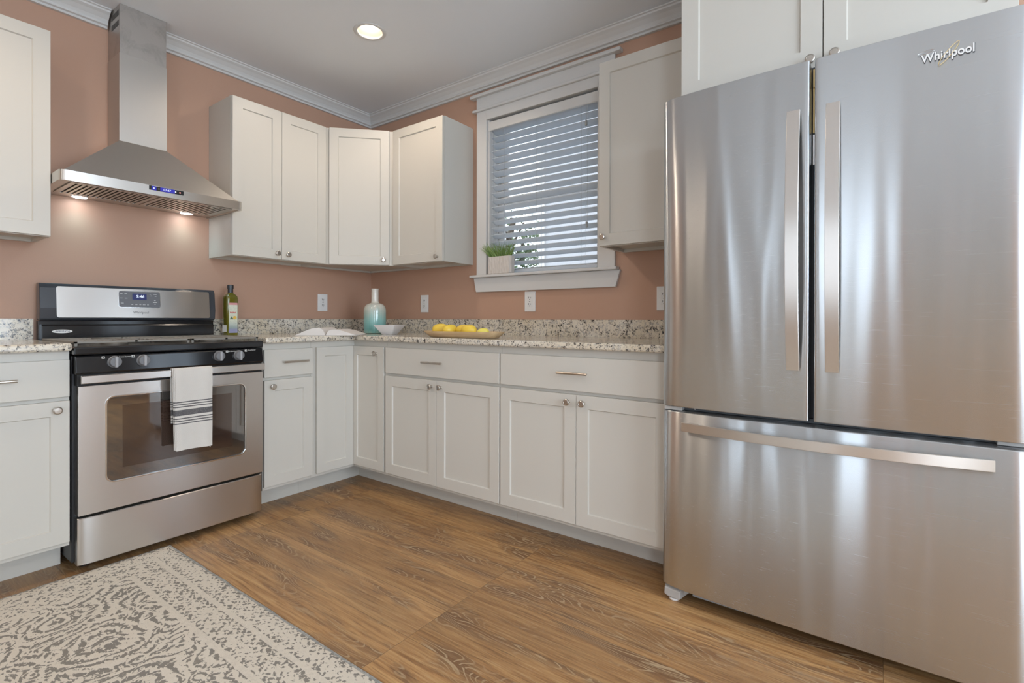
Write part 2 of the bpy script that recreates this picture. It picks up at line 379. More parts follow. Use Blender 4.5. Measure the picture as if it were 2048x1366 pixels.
def rplate(bm, F, u0, u1, w0, w1, rad, d0, d1):
    p = rrect(u0, u1, w0, w1, rad); loft(bm, [[F(a, b, d0) for a, b in p], [F(a, b, d1) for a, b in p]])
def rring(bm, F, outer, inner, d0, d1):
    """frame between two same-length outlines"""
    o0 = [bm.verts.new(F(a, b, d0)) for a, b in outer]; o1 = [bm.verts.new(F(a, b, d1)) for a, b in outer]
    i0 = [bm.verts.new(F(a, b, d0)) for a, b in inner]; i1 = [bm.verts.new(F(a, b, d1)) for a, b in inner]
    n = len(outer)
    for i in range(n):
        j = (i+1) % n
        bm.faces.new((o0[i], o0[j], o1[j], o1[i])); bm.faces.new((i0[j], i0[i], i1[i], i1[j]))
        bm.faces.new((o1[i], o1[j], i1[j], i1[i])); bm.faces.new((o0[j], o0[i], i0[i], i0[j]))

def origin_of(p):
    v = Vector((0, 0, 0))
    while p is not None: v += p.location; p = p.parent
    return v
def obj(name, bm, mat, parent=None, bevel=0, smooth=False, local=False, origin=None, segs=2):
    me = bpy.data.meshes.new(name)
    bmesh.ops.recalc_face_normals(bm, faces=bm.faces[:])
    off = Vector((0, 0, 0))
    if not local: off = origin_of(parent)
    if origin is not None and parent is None: off = Vector(origin)
    if off.length: bmesh.ops.translate(bm, verts=bm.verts[:], vec=-off)
    if smooth:
        for fc in bm.faces: fc.smooth = True
        for e in bm.edges:
            if len(e.link_faces) == 2 and e.calc_face_angle(0) > R(38): e.smooth = False
    bm.to_mesh(me); bm.free()
    me.materials.append(mat)
    o = bpy.data.objects.new(name, me); C.objects.link(o)
    if parent is not None: o.parent = parent
    if origin is not None and parent is None: o.location = Vector(origin)
    if bevel:
        md = o.modifiers.new('bevel', 'BEVEL'); md.width = bevel; md.segments = segs; md.limit_method = 'ANGLE'; md.angle_limit = R(50)
    return o
def thing(name, label, cat, loc=(0, 0, 0), rotz=0, group=None):
    o = bpy.data.objects.new(name, None); C.objects.link(o); o.location = loc; o.rotation_euler = (0, 0, rotz)
    o.empty_display_size = .05; tag(o, label, cat, group); return o
def tag(o, label, cat, group=None):
    o['label'] = label; o['category'] = cat
    if group: o['group'] = group
    return o
def struct(name, bm, mat, **kw):
    o = obj(name, bm, mat, **kw); o['kind'] = 'structure'; return o
def B(): return bmesh.new()
def text(name, body, size, F, uc, wc, d, mat, parent, depth=.0006, italic=0, sx=1., bold=0.):
    cu = bpy.data.curves.new(name, 'FONT'); cu.body = body; cu.size = size; cu.align_x = 'CENTER'; cu.align_y = 'CENTER'
    cu.extrude = depth; cu.shear = italic; cu.resolution_u = 4; cu.offset = bold
    t = bpy.data.objects.new('tmp', cu); C.objects.link(t); bpy.context.view_layer.update()
    me = bpy.data.meshes.new_from_object(t.evaluated_get(bpy.context.evaluated_depsgraph_get()))
    bpy.data.objects.remove(t)
    off = origin_of(parent)
    for v in me.vertices: v.co = F(uc+v.co.x*sx, wc+v.co.y, d+v.co.z)-off
    me.materials.clear(); me.materials.append(mat)
    o = bpy.data.objects.new(name, me); C.objects.link(o); o.parent = parent; return o

# ------------------------------------------------------------------ room shell
ZC = 2.5655; XW = -5.0; YR = -6.0; T = .18
WY0, WY1, WZ0, WZ1 = -1.165, -1.951, 1.28, 2.30       # kitchen window opening (right wall)
def wall_with_holes(name, F, u0, u1, z0, z1, holes, mat):
    bm = B(); us = sorted({u0, u1, *[h[0] for h in holes], *[h[1] for h in holes]})
    for a, b in zip(us, us[1:]):
        hs = [h for h in holes if h[0] <= a+1e-6 and h[1] >= b-1e-6]
        if not hs: fbox(bm, F, a, b, z0, z1, -T, 0)
        else:
            h = hs[0]
            if h[2] > z0: fbox(bm, F, a, b, z0, h[2], -T, 0)
            if h[3] < z1: fbox(bm, F, a, b, h[3], z1, -T, 0)
    bmesh.ops.remove_doubles(bm, verts=bm.verts[:], dist=1e-5)
    dup = {}
    for fc in bm.faces[:]:
        k = tuple(round(x, 4) for x in fc.calc_center_median())
        dup.setdefault(k, []).append(fc)
    kill = [fc for l in dup.values() if len(l) > 1 for fc in l]
    bmesh.ops.delete(bm, geom=kill, context='FACES_ONLY')
    return struct(name, bm, mat)
bm = B(); box(bm, (XW-T, YR-T, -.1), (T, T, 0)); struct('floor', bm, M['floor'])
bm = B(); box(bm, (XW-T, YR-T, ZC), (T, T, ZC+.16)); ce = struct('ceiling', bm, M['ceiling'])
bm = B()
for lx, ly in CEIL_LIGHTS:
    rg0 = [[(lx+.0675*math.cos(2*math.pi*i/48), ly+.0675*math.sin(2*math.pi*i/48), z) for i in range(48)] for z in (ZC-.05, ZC+.09)]; loft(bm, rg0)
cut = obj('cut', bm, M['ceiling']); md = ce.modifiers.new('b', 'BOOLEAN'); md.object = cut; md.solver = 'EXACT'; bpy.context.view_layer.update()
me_ = bpy.data.meshes.new_from_object(ce.evaluated_get(bpy.context.evaluated_depsgraph_get())); ce.modifiers.clear(); ce.data = me_; bpy.data.objects.remove(cut)
wall_with_holes('wall_left', WF, XW-T, T, 0, ZC, [], M['wall'])
wall_with_holes('wall_right', RF, 0, 6.0, 0, ZC, [(-WY0, -WY1, WZ0, WZ1), (4.4, 5.1, .3, 2.1)], M['wall'])
SF = FR((0, YR, 0), (-1, 0, 0), (0, 1, 0)); WW = FR((XW, 0, 0), (0, 1, 0), (1, 0, 0))
wall_with_holes('wall_rear', SF, 0, 5.0, 0, ZC, [(1.0, 3.4, .65, 2.2)], M['far_wall'])
wall_with_holes('wall_west', WW, -6.0, 0, 0, ZC, [(-5.55, -4.70, .45, 2.25), (-3.12, -2.75, .3, 2.3), (-2.20, -2.06, .3, 2.3), (-1.57, -1.38, .3, 2.3)], M['far_wall'])
def casing(name, F, h, wd=.085):
    u0, u1, w0, w1 = h; bm = B()
    o = [(u0-wd, w0-wd), (u1+wd, w0-wd), (u1+wd, w1+wd), (u0-wd, w1+wd)]; i = [(u0, w0), (u1, w0), (u1, w1), (u0, w1)]
    rring(bm, F, o, i, .001, .022)
    um = (w0+w1)/2; fbox(bm, F, u0, u1, um-.02, um+.02, -.10, -.06)
    return struct(name, bm, M['trimw'], bevel=.002)
casing('window_2', SF, (1.0, 3.4, .65, 2.2)); casing('window_3', WW, (-5.55, -4.70, .45, 2.25))
casing('added_window_4', WW, (-3.12, -2.75, .3, 2.3), .06); casing('added_window_5', WW, (-1.57, -1.38, .3, 2.3), .05)  # narrow unseen windows, invented for streaks reflected in the refrigerator
casing('added_window_7', WW, (-2.20, -2.06, .3, 2.3), .05)  # another invented window, added for one more reflected streak
casing('window_6', RF, (4.4, 5.1, .3, 2.1))
# unseen strips on the west wall, invented to streak the refrigerator reflection
bm = B(); fbox(bm, WW, -4.60, -4.16, 0, 2.45, .001, .02); struct('added_strip_8', bm, M['wall'])
bm = B(); fbox(bm, WW, -3.40, -3.20, 0, 2.45, .001, .02); struct('added_strip_9', bm, M['wall'])
bm = B(); fbox(bm, WW, -2.67, -2.40, 0, 2.1, .001, .03); struct('added_strip_3', bm, M['trimw'], bevel=.003)
bm = B(); fbox(bm, WW, -3.62, -3.42, 0, 2.4, .001, .03); struct('added_strip_4', bm, M['trimw'], bevel=.003)
bm = B(); fbox(bm, WW, -4.12, -4.00, 0, 2.4, .001, .03); struct('added_strip_5', bm, M['trimw'], bevel=.003)
bm = B(); fbox(bm, SF, .0, 5.0, 0, .13, .001, .015); struct('baseboard_rear', bm, M['trimw'])
bm = B()
fbox(bm, WW, -6., -4.61, 0, .13, .001, .015); fbox(bm, WW, -3.99, -3.63, 0, .13, .001, .015); fbox(bm, WW, -3.19, -2.68, 0, .13, .001, .015); fbox(bm, WW, -2.39, -.02, 0, .13, .001, .015)
struct('baseboard_west', bm, M['trimw'])
# crown moulding, mitred where the walls meet; profile (out from wall, below ceiling)
CP = [(0, .001), (.077, .001), (.077, .007), (.069, .010), (.066, .017), (.052, .026), (.034, .043), (.026, .055), (.026, .060), (.030, .0625), (.028, .067), (.016, .070), (.016, .081), (.0, .081)]
def crown(name, F, u0, u1, m0, m1):
    bm = B()
    loft(bm, [[F(u0+m0*d, ZC-h, d+.0005) for d, h in CP], [F(u1+m1*d, ZC-h, d+.0005) for d, h in CP]])
    return struct(name, bm, M['trimw'])
crown('trim_1', WF, -1.4475, 0, 0, -1); crown('trim_1', WF, -5.0, -1.662, 1, 0); crown('trim_2', RF, 0, 6.0, 1, -1)
crown('trim_6', SF, 0, 5., 1, -1); crown('trim_7', WW, -6., 0, 1, -1)

# ------------------------------------------------------------------ kitchen window
win = bpy.data.objects.new('window_1', None); C.objects.link(win); win.location = (0, (WY0+WY1)/2, WZ0); win['kind'] = 'structure'
bm = B()
fbox(bm, RF, 1.086, 1.1655, 1.294, 2.3455, .001, .019); fbox(bm, RF, 1.9505, 2.05, 1.294, 2.3455, .001, .019)
obj('side_casing', bm, M['trimw'], win, .0015)
bm = B(); fbox(bm, RF, 1.1655, 1.9505, 2.285, 2.3455, .001, .019); fbox(bm, RF, 1.086, 2.05, 2.361, 2.435, .001, .021)
obj('head_casing', bm, M['trimw'], win, .0015)
bm = B(); fbox(bm, RF, 1.058, 2.078, 2.3455, 2.361, .001, .034); obj('head_bead', bm, M['trimw'], win, .004, segs=3)
bm = B(); fbox(bm, RF, 1.045, 2.088, 2.435, 2.4545, .001, .042); obj('head_cap', bm, M['trimw'], win, .002)
bm = B(); fbox(bm, RF, 1.045, 2.070, 1.278, 1.294, .0, .045); fbox(bm, RF, 1.166, 1.950, 1.2805, 1.294, -.11, .0)
obj('stool', bm, M['trimw'], win, .004, segs=3)
bm = B(); loft(bm, [[RF(a, b, d) for a, b in ((1.062, 1.2775), (1.082, 1.186), (2.055, 1.186), (2.082, 1.2775))] for d in (.001, .020)])
obj('apron', bm, M['trimw'], win, .002)
bm = B()
fbox(bm, RF, 1.1655, 1.177, 1.294, 2.299, -.13, 0); fbox(bm, RF, 1.939, 1.9505, 1.294, 2.299, -.13, 0); fbox(bm, RF, 1.177, 1.939, 2.287, 2.299, -.13, 0)
for dd in (.075, .09, .105, .12):
    fbox(bm, RF, 1.177, 1.184, 1.30, 2.287, -dd-.006, -dd)
obj('jamb', bm, M['trimw'], win)
def sash(z0, z1, d, nm):
    bm = B(); o = [(1.186, z0), (1.930, z0), (1.930, z1), (1.186, z1)]; i = [(1.222, z0+.04), (1.894, z0+.04), (1.894, z1-.04), (1.222, z1-.04)]
    rring(bm, RF, o, i, d-.03, d); s = obj('sash', bm, M['trimw'], win, .002)
    bm = B(); fbox(bm, RF, 1.223, 1.893, z0+.041, z1-.041, d-.018, d-.014); obj('glass_pane', bm, M['glass'], s)
sash(1.296, 1.80, -.085, 'lower'); sash(1.765, 2.286, -.125, 'upper')

bl = thing('window_blind', 'white horizontal slat blind lowered in the kitchen window', 'blind', (0.04, -1.558, 2.22))
bm = B(); fbox(bm, RF, 1.168, 1.949, 2.215, 2.272, -.012, .004); fbox(bm, RF, 1.18, 1.937, 2.232, 2.265, -.068, -.013); obj('valance', bm, M['trimw'], bl, .003)
bm = B(); NS = 20; ZT = 2.212; SP = .0447
for k in range(NS):
    z = ZT-k*SP
    prof = []
    for i in range(7):
        t = i/6-.5; prof.append((-.042-t*.050, z-t*.017+.0022*(1-4*t*t)))
    ring = [(d, zz+.0013) for d, zz in prof]+[(d, zz-.0013) for d, zz in prof[::-1]]
    loft(bm, [[RF(uu, zz, d) for d, zz in ring] for uu in (1.179, 1.937)])
obj('slats', bm, M['blind'], bl, smooth=True)
bm = B(); fbox(bm, RF, 1.180, 1.936, 1.3015, 1.320, -.066, -.018); obj('bottom_rail', bm, M['blind'], bl, .003)
bm = B()
for uu in (1.285, 1.53, 1.83):
    for d in (-.0145, -.069): tube(bm, [RF(uu, 2.22, d), RF(uu, 1.32, d)], .0007, 5)
for k in range(NS):
    pass
obj('ladder_cord', bm, M['cord'], bl)
for uu, zb in ((1.19, 1.47), (1.20, 1.485)):
    bm = B(); tube(bm, [RF(uu, 2.22, -.009), RF(uu, zb, -.009)], .0008, 5); cd = obj('pull_cord', bm, M['cord'], bl)
    bm = B(); lathe(bm, [(.0025, 0), (.0045, -.004), (.0055, -.028), (.003, -.032)], RF(uu, zb, -.006)); obj('tassel', bm, M['tassel'], cd, smooth=True)
for uu, zb in ((1.872, 1.56), (1.866, 2.13)):
    bm = B(); tube(bm, [RF(uu, 2.22, -.009), RF(uu, zb, -.009)], .0008, 5); cd = obj('tilt_cord', bm, M['cord'], bl)
    bm = B(); lathe(bm, [(.003, 0), (.006, -.004), (.007, -.030), (.004, -.034)], RF(uu, zb, -.004)); obj('tassel', bm, M['tassel'], cd, smooth=True)

# ------------------------------------------------------------------ cabinets
def shaker(name, F, u0, u1, w0, w1, d0, parent, st=.056, th=.0185):
    bm = B(); d1 = d0+th; dr = d1-.0075; s = .0035
    R1 = [(u0, w0), (u1, w0), (u1, w1), (u0, w1)]
    R2 = [(u0+st, w0+st), (u1-st, w0+st), (u1-st, w1-st), (u0+st, w1-st)]
    R3 = [(u0+st+s, w0+st+s), (u1-st-s, w0+st+s), (u1-st-s, w1-st-s), (u0+st+s, w1-st-s)]
    L = [[bm.verts.new(F(a, b, d)) for a, b in RR] for RR, d in ((R1, d0), (R1, d1), (R2, d1), (R3, dr))]
    for A, Bq in zip(L, L[1:]):
        for i in range(4): bm.faces.new((A[i], A[(i+1) % 4], Bq[(i+1) % 4], Bq[i]))
    bm.faces.new(L[3]); bm.faces.new(L[0][::-1])
    o = obj(name, bm, M['cab'], parent)
    md = o.modifiers.new('bevel', 'BEVEL'); md.width = .0012; md.segments = 2; md.limit_method = 'ANGLE'; md.angle_limit = R(75)
    return o
def slab(name, F, u0, u1, w0, w1, d0, parent, th=.0185):
    bm = B(); fbox(bm, F, u0, u1, w0, w1, d0, d0+th); return obj(name, bm, M['cab'], parent, .0015)
def knob(F, uu, ww, d, parent):
    bm = B(); lathe(bm, [(.0075, 0), (.0065, .002), (.0055, .006), (.0055, .013), (.008, .016), (.0135, .019), (.0150, .0215), (.0145, .0245), (.011, .0265), (.0105, .0258), (.0, .0262)], F(uu, ww, d+.0003), F.d, 24)
    return obj('knob', bm, M['nickel'], parent, smooth=True)
def pull(F, uc, ww, d, parent, ln=.145):
    bm = B(); tube(bm, [F(uc-ln/2, ww, d+.028), F(uc+ln/2, ww, d+.028)], .0055, 14)
    for s in (-.048, .048): tube(bm, [F(uc+s, ww, d), F(uc+s, ww, d+.026)], .0045, 10)
    return obj('handle', bm, M['nickel'], parent, smooth=True)

ZB0, ZD1, ZW0, ZW1, ZTOP = .1307, .688, .7035, .8487, .8835
def base_unit(F, u0, u1, label, doors, drawer, knobs, pullc):
    c = F((u0+u1)/2, 0, .3); t = thing('base_cabinet', label, 'cabinet', (c.x, c.y, 0), group='white base cabinets')
    bm = B(); fbox(bm, F, u0, u1, .112, ZTOP, .002, .5995); obj('cabinet_body', bm, M['cab'], t)
    bm = B(); fbox(bm, F, u0, u1, 0.0005, .111, .455, .474); obj('toe_kick', bm, M['cab'], t)
    for (a, b), k in zip(doors, knobs):
        d = shaker('door', F, a, b, ZB0, ZD1, .6005, t)
        if k is not None: knob(F, k, .6555, .619, d)
    dr = slab('drawer', F, drawer[0], drawer[1], ZW0, ZW1, .6005, t); pull(F, pullc, .781, .619, dr)
    return t
base_unit(WF, -2.40, -1.9425, 'white base cabinet with drawer, left of the stainless range', [(-2.395, -1.945)], (-2.395, -1.945), [-1.985], -2.171)
base_unit(WF, -1.168, -.8925, 'narrow white drawer and door base cabinet just right of the range', [(-1.1660, -.889)], (-1.1660, -.889), [-1.128], -1.003)
base_unit(RF, .9055, 1.7365, 'white two-door base cabinet nearest the corner, under the lemon tray', [(.912, 1.3165), (1.3185, 1.733)], (.912, 1.733), [1.283, 1.351], 1.303)
base_unit(RF, 1.7375, 2.5570, 'white two-door base cabinet beside the refrigerator', [(1.741, 2.1475), (2.1495, 2.5555)], (1.741, 2.5555), [2.112, 2.185], 2.140)
cc = thing('corner_base_cabinet', 'white L-shaped corner base cabinet with two hinged inner doors', 'cabinet', (-.45, -.45, 0), group='white base cabinets')
bm = B(); prism(bm, [(-.8915, -.002), (-.002, -.002), (-.002, -.9045), (-.5995, -.9045), (-.5995, -.5995), (-.8915, -.5995)], .112, ZTOP); obj('cabinet_body', bm, M['cab'], cc)
bm = B(); prism(bm, [(-.8915, -.455), (-.455, -.455), (-.455, -.9045), (-.474, -.9045), (-.474, -.474), (-.8915, -.474)], .0005, .111); obj('toe_kick', bm, M['cab'], cc)
shaker('door', WF, -.8640, -.6200, ZB0, ZW1, .6005, cc, .050)
dd = shaker('door', RF, .6010, .8950, ZB0, ZW1, .6005, cc, .050)
knob(RF, .8325, .8105, .619, dd)

UZ0, UZ1 = 1.3667, 2.2587
def upper_unit(F, u0, u1, label, doors, knobs, depth=.270, z0=UZ0, z1=UZ1):
    c = F((u0+u1)/2, 0, depth/2); t = thing('wall_cabinet', label, 'cabinet', (c.x, c.y, z0), group='white wall cabinets')
    bm = B()                                                   # carcass with recessed bottom
    fbox(bm, F, u0, u0+.016, z0, z1, .0015, depth-.018); fbox(bm, F, u1-.016, u1, z0, z1, .0015, depth-.018)
    fbox(bm, F, u0+.016, u1-.016, z0+.016, z1, .0015, depth-.018)
    fbox(bm, F, u0+.016, u1-.016, z0, z0+.016, .0015, .020)
    fbox(bm, F, u0-.0005, u1+.0005, z0-.0005, z1+.0005, depth-.018, depth)
    obj('cabinet_body', bm, M['cab'], t)
    for (a, b), (k, kz) in zip(doors, knobs):
        d = shaker('door', F, a, b, z0+.002, z1-.002, depth+.0005, t)
        if k is not None: knob(F, k, kz, depth+.019, d)
    return t
upper_unit(WF, -2.40, -1.9335, 'white wall cabinet at the left edge, left of the range hood', [(-2.398, -1.9345)], [(None, 0)])
upper_unit(WF, -1.1750, -.5865, 'white two-door wall cabinet just right of the range hood', [(-1.1735, -.8885), (-.8865, -.5890)], [(-.920, 1.4015), (-.853, 1.4)])
upper_unit(RF, .5810, 1.0420, 'white single-door wall cabinet between the corner and the window', [(.5900, 1.0400)], [(1.000, 1.3955)])
upper_unit(RF, 2.0885, 2.5570, 'white single-door wall cabinet between window and refrigerator', [(2.0900, 2.5560)], [(2.117, 1.4095)])
dg = thing('corner_wall_cabinet', 'white diagonal-front corner wall cabinet', 'cabinet', (-.3, -.3, UZ0), group='white wall cabinets')
bm = B(); pa, pb = Vector((-.5835, -.2700, 0)), Vector((-.2700, -.5780, 0))
prism(bm, [(-.5855, -.0015), (-.0015, -.0015), (-.0015, -.5795), (-.2700, -.5795), (-.5855, -.2700)], UZ0+.012, UZ1)
for (xa, ya, xb, yb) in ((-.5855, -.2700, -.2700, -.5795),):
    q = (Vector((xb, yb, 0))-Vector((xa, ya, 0))).normalized(); nn = Vector((-q.y, q.x, 0)) if True else None
    prism(bm, [(xa, ya), (xb, yb), (xb+.014, yb+.014), (xa+.014, ya+.014)], UZ0-.0005, UZ0+.012)
prism(bm, [(-.5855, -.0015), (-.0015, -.0015), (-.0015, -.02), (-.5855, -.02)], UZ0, UZ0+.0118)
prism(bm, [(-.02, -.0215), (-.0015, -.0215), (-.0015, -.5795), (-.02, -.5795)], UZ0, UZ0+.0118)
obj('cabinet_body', bm, M['cab'], dg)
q = (pb-pa).normalized(); DF = FR((pa.x, pa.y, 0), (q.x, q.y, 0), (-abs(q.y), -abs(q.x), 0)); L = (pb-pa).length
dd = shaker('door', DF, .030, L-.030, UZ0+.002, UZ1-.002, .0015, dg)
knob(DF, L-.064, 1.399, .0205, dd)
of = thing('over_refrigerator_cabinet', 'deep white two-door cabinet mounted above the refrigerator', 'cabinet', (-.3, -3.04, 1.82), group='white wall cabinets')
bm = B(); fbox(bm, RF, 2.5885, 3.502, 1.834, 2.47, .0015, .5895); obj('cabinet_body', bm, M['cab'], of)
d1 = shaker('door', RF, 2.5900, 3.0445, 1.836, 2.465, .590, of, .062); knob(RF, 3.012, 1.8590, .609, d1)
d2 = shaker('door', RF, 3.0475, 3.500, 1.836, 2.465, .590, of, .062); knob(RF, 3.079, 1.8595, .609, d2)

# ------------------------------------------------------------------ worktops
ct = thing('granite_countertop', 'speckled granite worktop running around the corner to the refrigerator', 'countertop', (-.35, -.35, .884))
def slab_edge(bm, pts, z0, z1): prism(bm, pts, z0, z1)
bm = B(); slab_edge(bm, [(-1.1705, -.0015), (-.0015, -.0015), (-.0015, -2.5570), (-.644, -2.5570), (-.644, -.644), (-1.1705, -.644)], .8840, .9140)
obj('worktop', bm, M['granite'], ct, .009, segs=4)
bm = B(); prism(bm, [(-1.1705, -.0015), (-.0215, -.0015), (-.0215, -.0205), (-1.1705, -.0205)], .9142, 1.0095); prism(bm, [(-.0015, -.0015), (-.0015, -2.5570), (-.0210, -2.5570), (-.0210, -.0015)], .9142, 1.0095)
obj('backsplash', bm, M['granite'], ct)
cl = thing('granite_countertop', 'short piece of speckled granite worktop left of the range', 'countertop', (-2.17, -.35, .884))
bm = B(); box(bm, (-2.42, -.0015, .8840), (-1.9415, -.644, .9140)); obj('worktop', bm, M['granite'], cl, .009, segs=4)
bm = B(); box(bm, (-2.42, -.0015, .9142), (-1.9415, -.0205, 1.0095)); obj('backsplash', bm, M['granite'], cl)

# ------------------------------------------------------------------ range
rg = thing('gas_range', 'stainless and black gas range with a towel on its oven handle', 'stove', (-1.556, -.33, 0))
X0, X1 = -1.9360, -1.1770
XF0, XF1 = -1.9275, -1.1950
bm = B(); fbox(bm, WF, X0, X1, .035, .862, .022, .600); obj('body', bm, M['black_side'], rg, .003)
for xx in (X0+.05, X1-.05):
    for dd_ in (.08, .56):
        bm = B(); lathe(bm, [(.018, .0005), (.018, .008), (.008, .010), (.008, .036)], (xx, -dd_, 0)); obj('leveling_foot', bm, M['black_matte'], rg, smooth=True)
def bowed(F, u0, u1, w0, w1, d0, d1, drop=.004, ef=.02, n=24, holes=None):
    bm = B(); rings = []
    for i in range(n+1):
        t = i/n; uu = u0+(u1-u0)*(.5-.5*math.cos(math.pi*t)); e = min(uu-u0, u1-uu)
        d = d1-drop*math.exp(-e/ef)-.0
        rings.append([F(uu, w0, d0), F(uu, w0, d-.003), F(uu, w0+.003, d), F(uu, w1-.003, d), F(uu, w1, d-.003), F(uu, w1, d0)])
    loft(bm, rings); return bm
obj('storage_drawer', bowed(WF, XF0, XF1, .032, .2185, .602, .655, .012, .02), M['steel_x'], rg, smooth=True)
# oven door: stainless frame around a rounded window
GO = (-1.8370, -1.2830, .3440, .6900)
bm = B(); rr_in = rrect(GO[0], GO[1], GO[2], GO[3], .028, 6)
def proj_out(p, u0, u1, w0, w1):
    cx, cy = (u0+u1)/2, (w0+w1)/2; hx, hy = (u1-u0)/2, (w1-w0)/2
    dx, dy = p[0]-(GO[0]+GO[1])/2, p[1]-(GO[2]+GO[3])/2
    gx, gy = (GO[1]-GO[0])/2, (GO[3]-GO[2])/2
    k = max(abs(dx)/gx, abs(dy)/gy); sx = dx/gx/k; sy = dy/gy/k
    return (cx+sx*hx, cy+sy*hy)
rr_out = [proj_out(p, XF0, XF1, .2300, .7430) for p in rr_in]
def corner_fix(pts, u0, u1, w0, w1):
    out = list(pts)
    for cu, cw in ((u0, w0), (u0, w1), (u1, w0), (u1, w1)):
        i = min(range(len(out)), key=lambda k: (out[k][0]-cu)**2+(out[k][1]-cw)**2); out[i] = (cu, cw)
    return out
rr_out = corner_fix(rr_out, XF0, XF1, .2300, .7430)
rring(bm, WF, rr_out, rr_in, .602, .655)
od = obj('oven_door', bm, M['steel_x'], rg, .002)
bm = B(); rring(bm, WF, rrect(GO[0]-.006, GO[1]+.006, GO[2]-.006, GO[3]+.006, .034, 6), rrect(GO[0]+.001, GO[1]-.001, GO[2]+.001, GO[3]-.001, .027, 6), .653, .6575); obj('window_bezel', bm, M['chrome'], od, .0015)
bm = B(); rplate(bm, WF, GO[0]+.0005, GO[1]-.0005, GO[2]+.0005, GO[3]-.0005, .027, .63, .6505); gl = obj('oven_window', bm, M['oven_glass'], od)
bm = B(); fbox(bm, WF, -1.782, -1.345, .392, .650, .6507, .6513); obj('inner_pane', bm, M['oven_inner'], gl)
bm = B(); fbox(bm, WF, XF0, XF1, .7432, .7880, .602, .640); obj('vent_strip', bm, M['black_matte'], od)
bm = B(); HX0, HX1 = -1.9300, -1.2130
rings = []
for i in range(21):
    t = i/20; xx = HX0+(HX1-HX0)*t; d = .712
    rings.append([WF(xx, .757+a*.0315, d-.012+b*.012) for a, b in ((0, 0), (0, .7), (.08, 1), (.92, 1), (1, .7), (1, 0))])
loft(bm, rings)
for xx in (HX0+.03, HX1-.03): fbox(bm, WF, xx-.014, xx+.014, .760, .784, .656, .701)
obj('handle', bm, M['steel_x'], od, smooth=True)
# control panel
bm = B(); loft(bm, [[WF(a, w, d) for w, d in ((.790, .6), (.790, .652), (.797, .658), (.856, .651), (.862, .645), (.862, .6))] for a in (XF0-.006, XF1+.0)]); cp = obj('control_panel', bm, M['black'], rg, .001)
for xx, zz in ((-1.811, .8335), (-1.7115, .8335), (-1.4060, .8340), (-1.3150, .8325)):
    bm = B(); lathe(bm, [(.0245, 0), (.0245, .003), (.0215, .006), (.0205, .018), (.019, .021), (0, .0215)], WF(xx, zz, .6555), (0, -1, 0), 32); kn = obj('burner_knob', bm, M['knobgrey'], cp, smooth=True)
    bm = B(); fbox(bm, WF, xx-.0045, xx+.0045, zz-.0215, zz+.0215, .6745, .6865); obj('grip', bm, M['knobedge'], kn, .0015)
for xx in (-1.848, -1.7465, -1.368, -1.2785):
    bm = B(); rring(bm, WF, [(xx-.005, .848), (xx+.005, .848), (xx+.005, .8575), (xx-.005, .8575)], [(xx-.0035, .8495), (xx+.0035, .8495), (xx+.0035, .856), (xx-.0035, .856)], .6505, .6535)
    fbox(bm, WF, xx-.0025, xx+.0005, .8525, .8555, .6505, .6535); obj('burner_mark', bm, M['white_ink'], cp)
text('panel_lettering', 'Front Burner', .0075, WF, -1.775, .8525, .6525, M['white_ink'], cp, .0004)
text('panel_lettering', 'Rear Burner', .0075, WF, -1.347, .8525, .6525, M['white_ink'], cp, .0004)
text('panel_lettering', 'Front Burner', .0070, WF, -1.249, .8545, .6525, M['white_ink'], cp, .0004)
# cooktop, burners, grates
bm = B(); fbox(bm, WF, X0-.002, XF1+.006, .866, .8985, .085, .650); obj('cooktop', bm, M['black'], rg, .006, segs=3)
for bx, by, br_ in ((-1.76, -.47, .048), (-1.76, -.22, .040), (-1.36, -.47, .048), (-1.36, -.22, .036)):
    bm = B(); lathe(bm, [(br_, .8988), (br_, .904), (br_*.8, .906), (br_*.8, .9085), (br_*.55, .9095), (0, .9095)], (bx, by, 0)); obj('burner', bm, M['iron'], rg, smooth=True)
def grate(x0, x1):
    bm = B(); z0, z1 = .9098, .9185; y0, y1 = -.600, -.105
    for yy in (y0, y1-.012, (y0+y1)/2-.006): box(bm, (x0, yy, z0), (x1, yy+.012, z1))
    for xx in (x0, x1-.012, (x0+x1)/2-.006): box(bm, (xx, y0, z0+.0003), (xx+.012, y1, z1+.0003))
    n = 7
    for i in range(1, n):
        xx = x0+(x1-x0)*i/n
        for ya, yb in ((y0+.01, y0+.19), (y1-.19, y1-.01)): box(bm, (xx-.004, ya, z0+.001), (xx+.004, yb, z1-.0003))
    for i in range(1, 9):
        yy = y0+(y1-y0)*i/9
        for xa, xb in ((x0+.01, x0+.13), (x1-.13, x1-.01)): box(bm, (xa, yy-.004, z0+.0015), (xb, yy+.004, z1-.0006))
    for xx in (x0+.002, x1-.012):
        for yy in (y0+.002, y1-.012): box(bm, (xx, yy, .8988), (xx+.01, yy+.01, z0+.001))
    obj('grate', bm, M['iron'], rg, .001)
grate(-1.928, -1.5085); grate(-1.5035, -1.190)
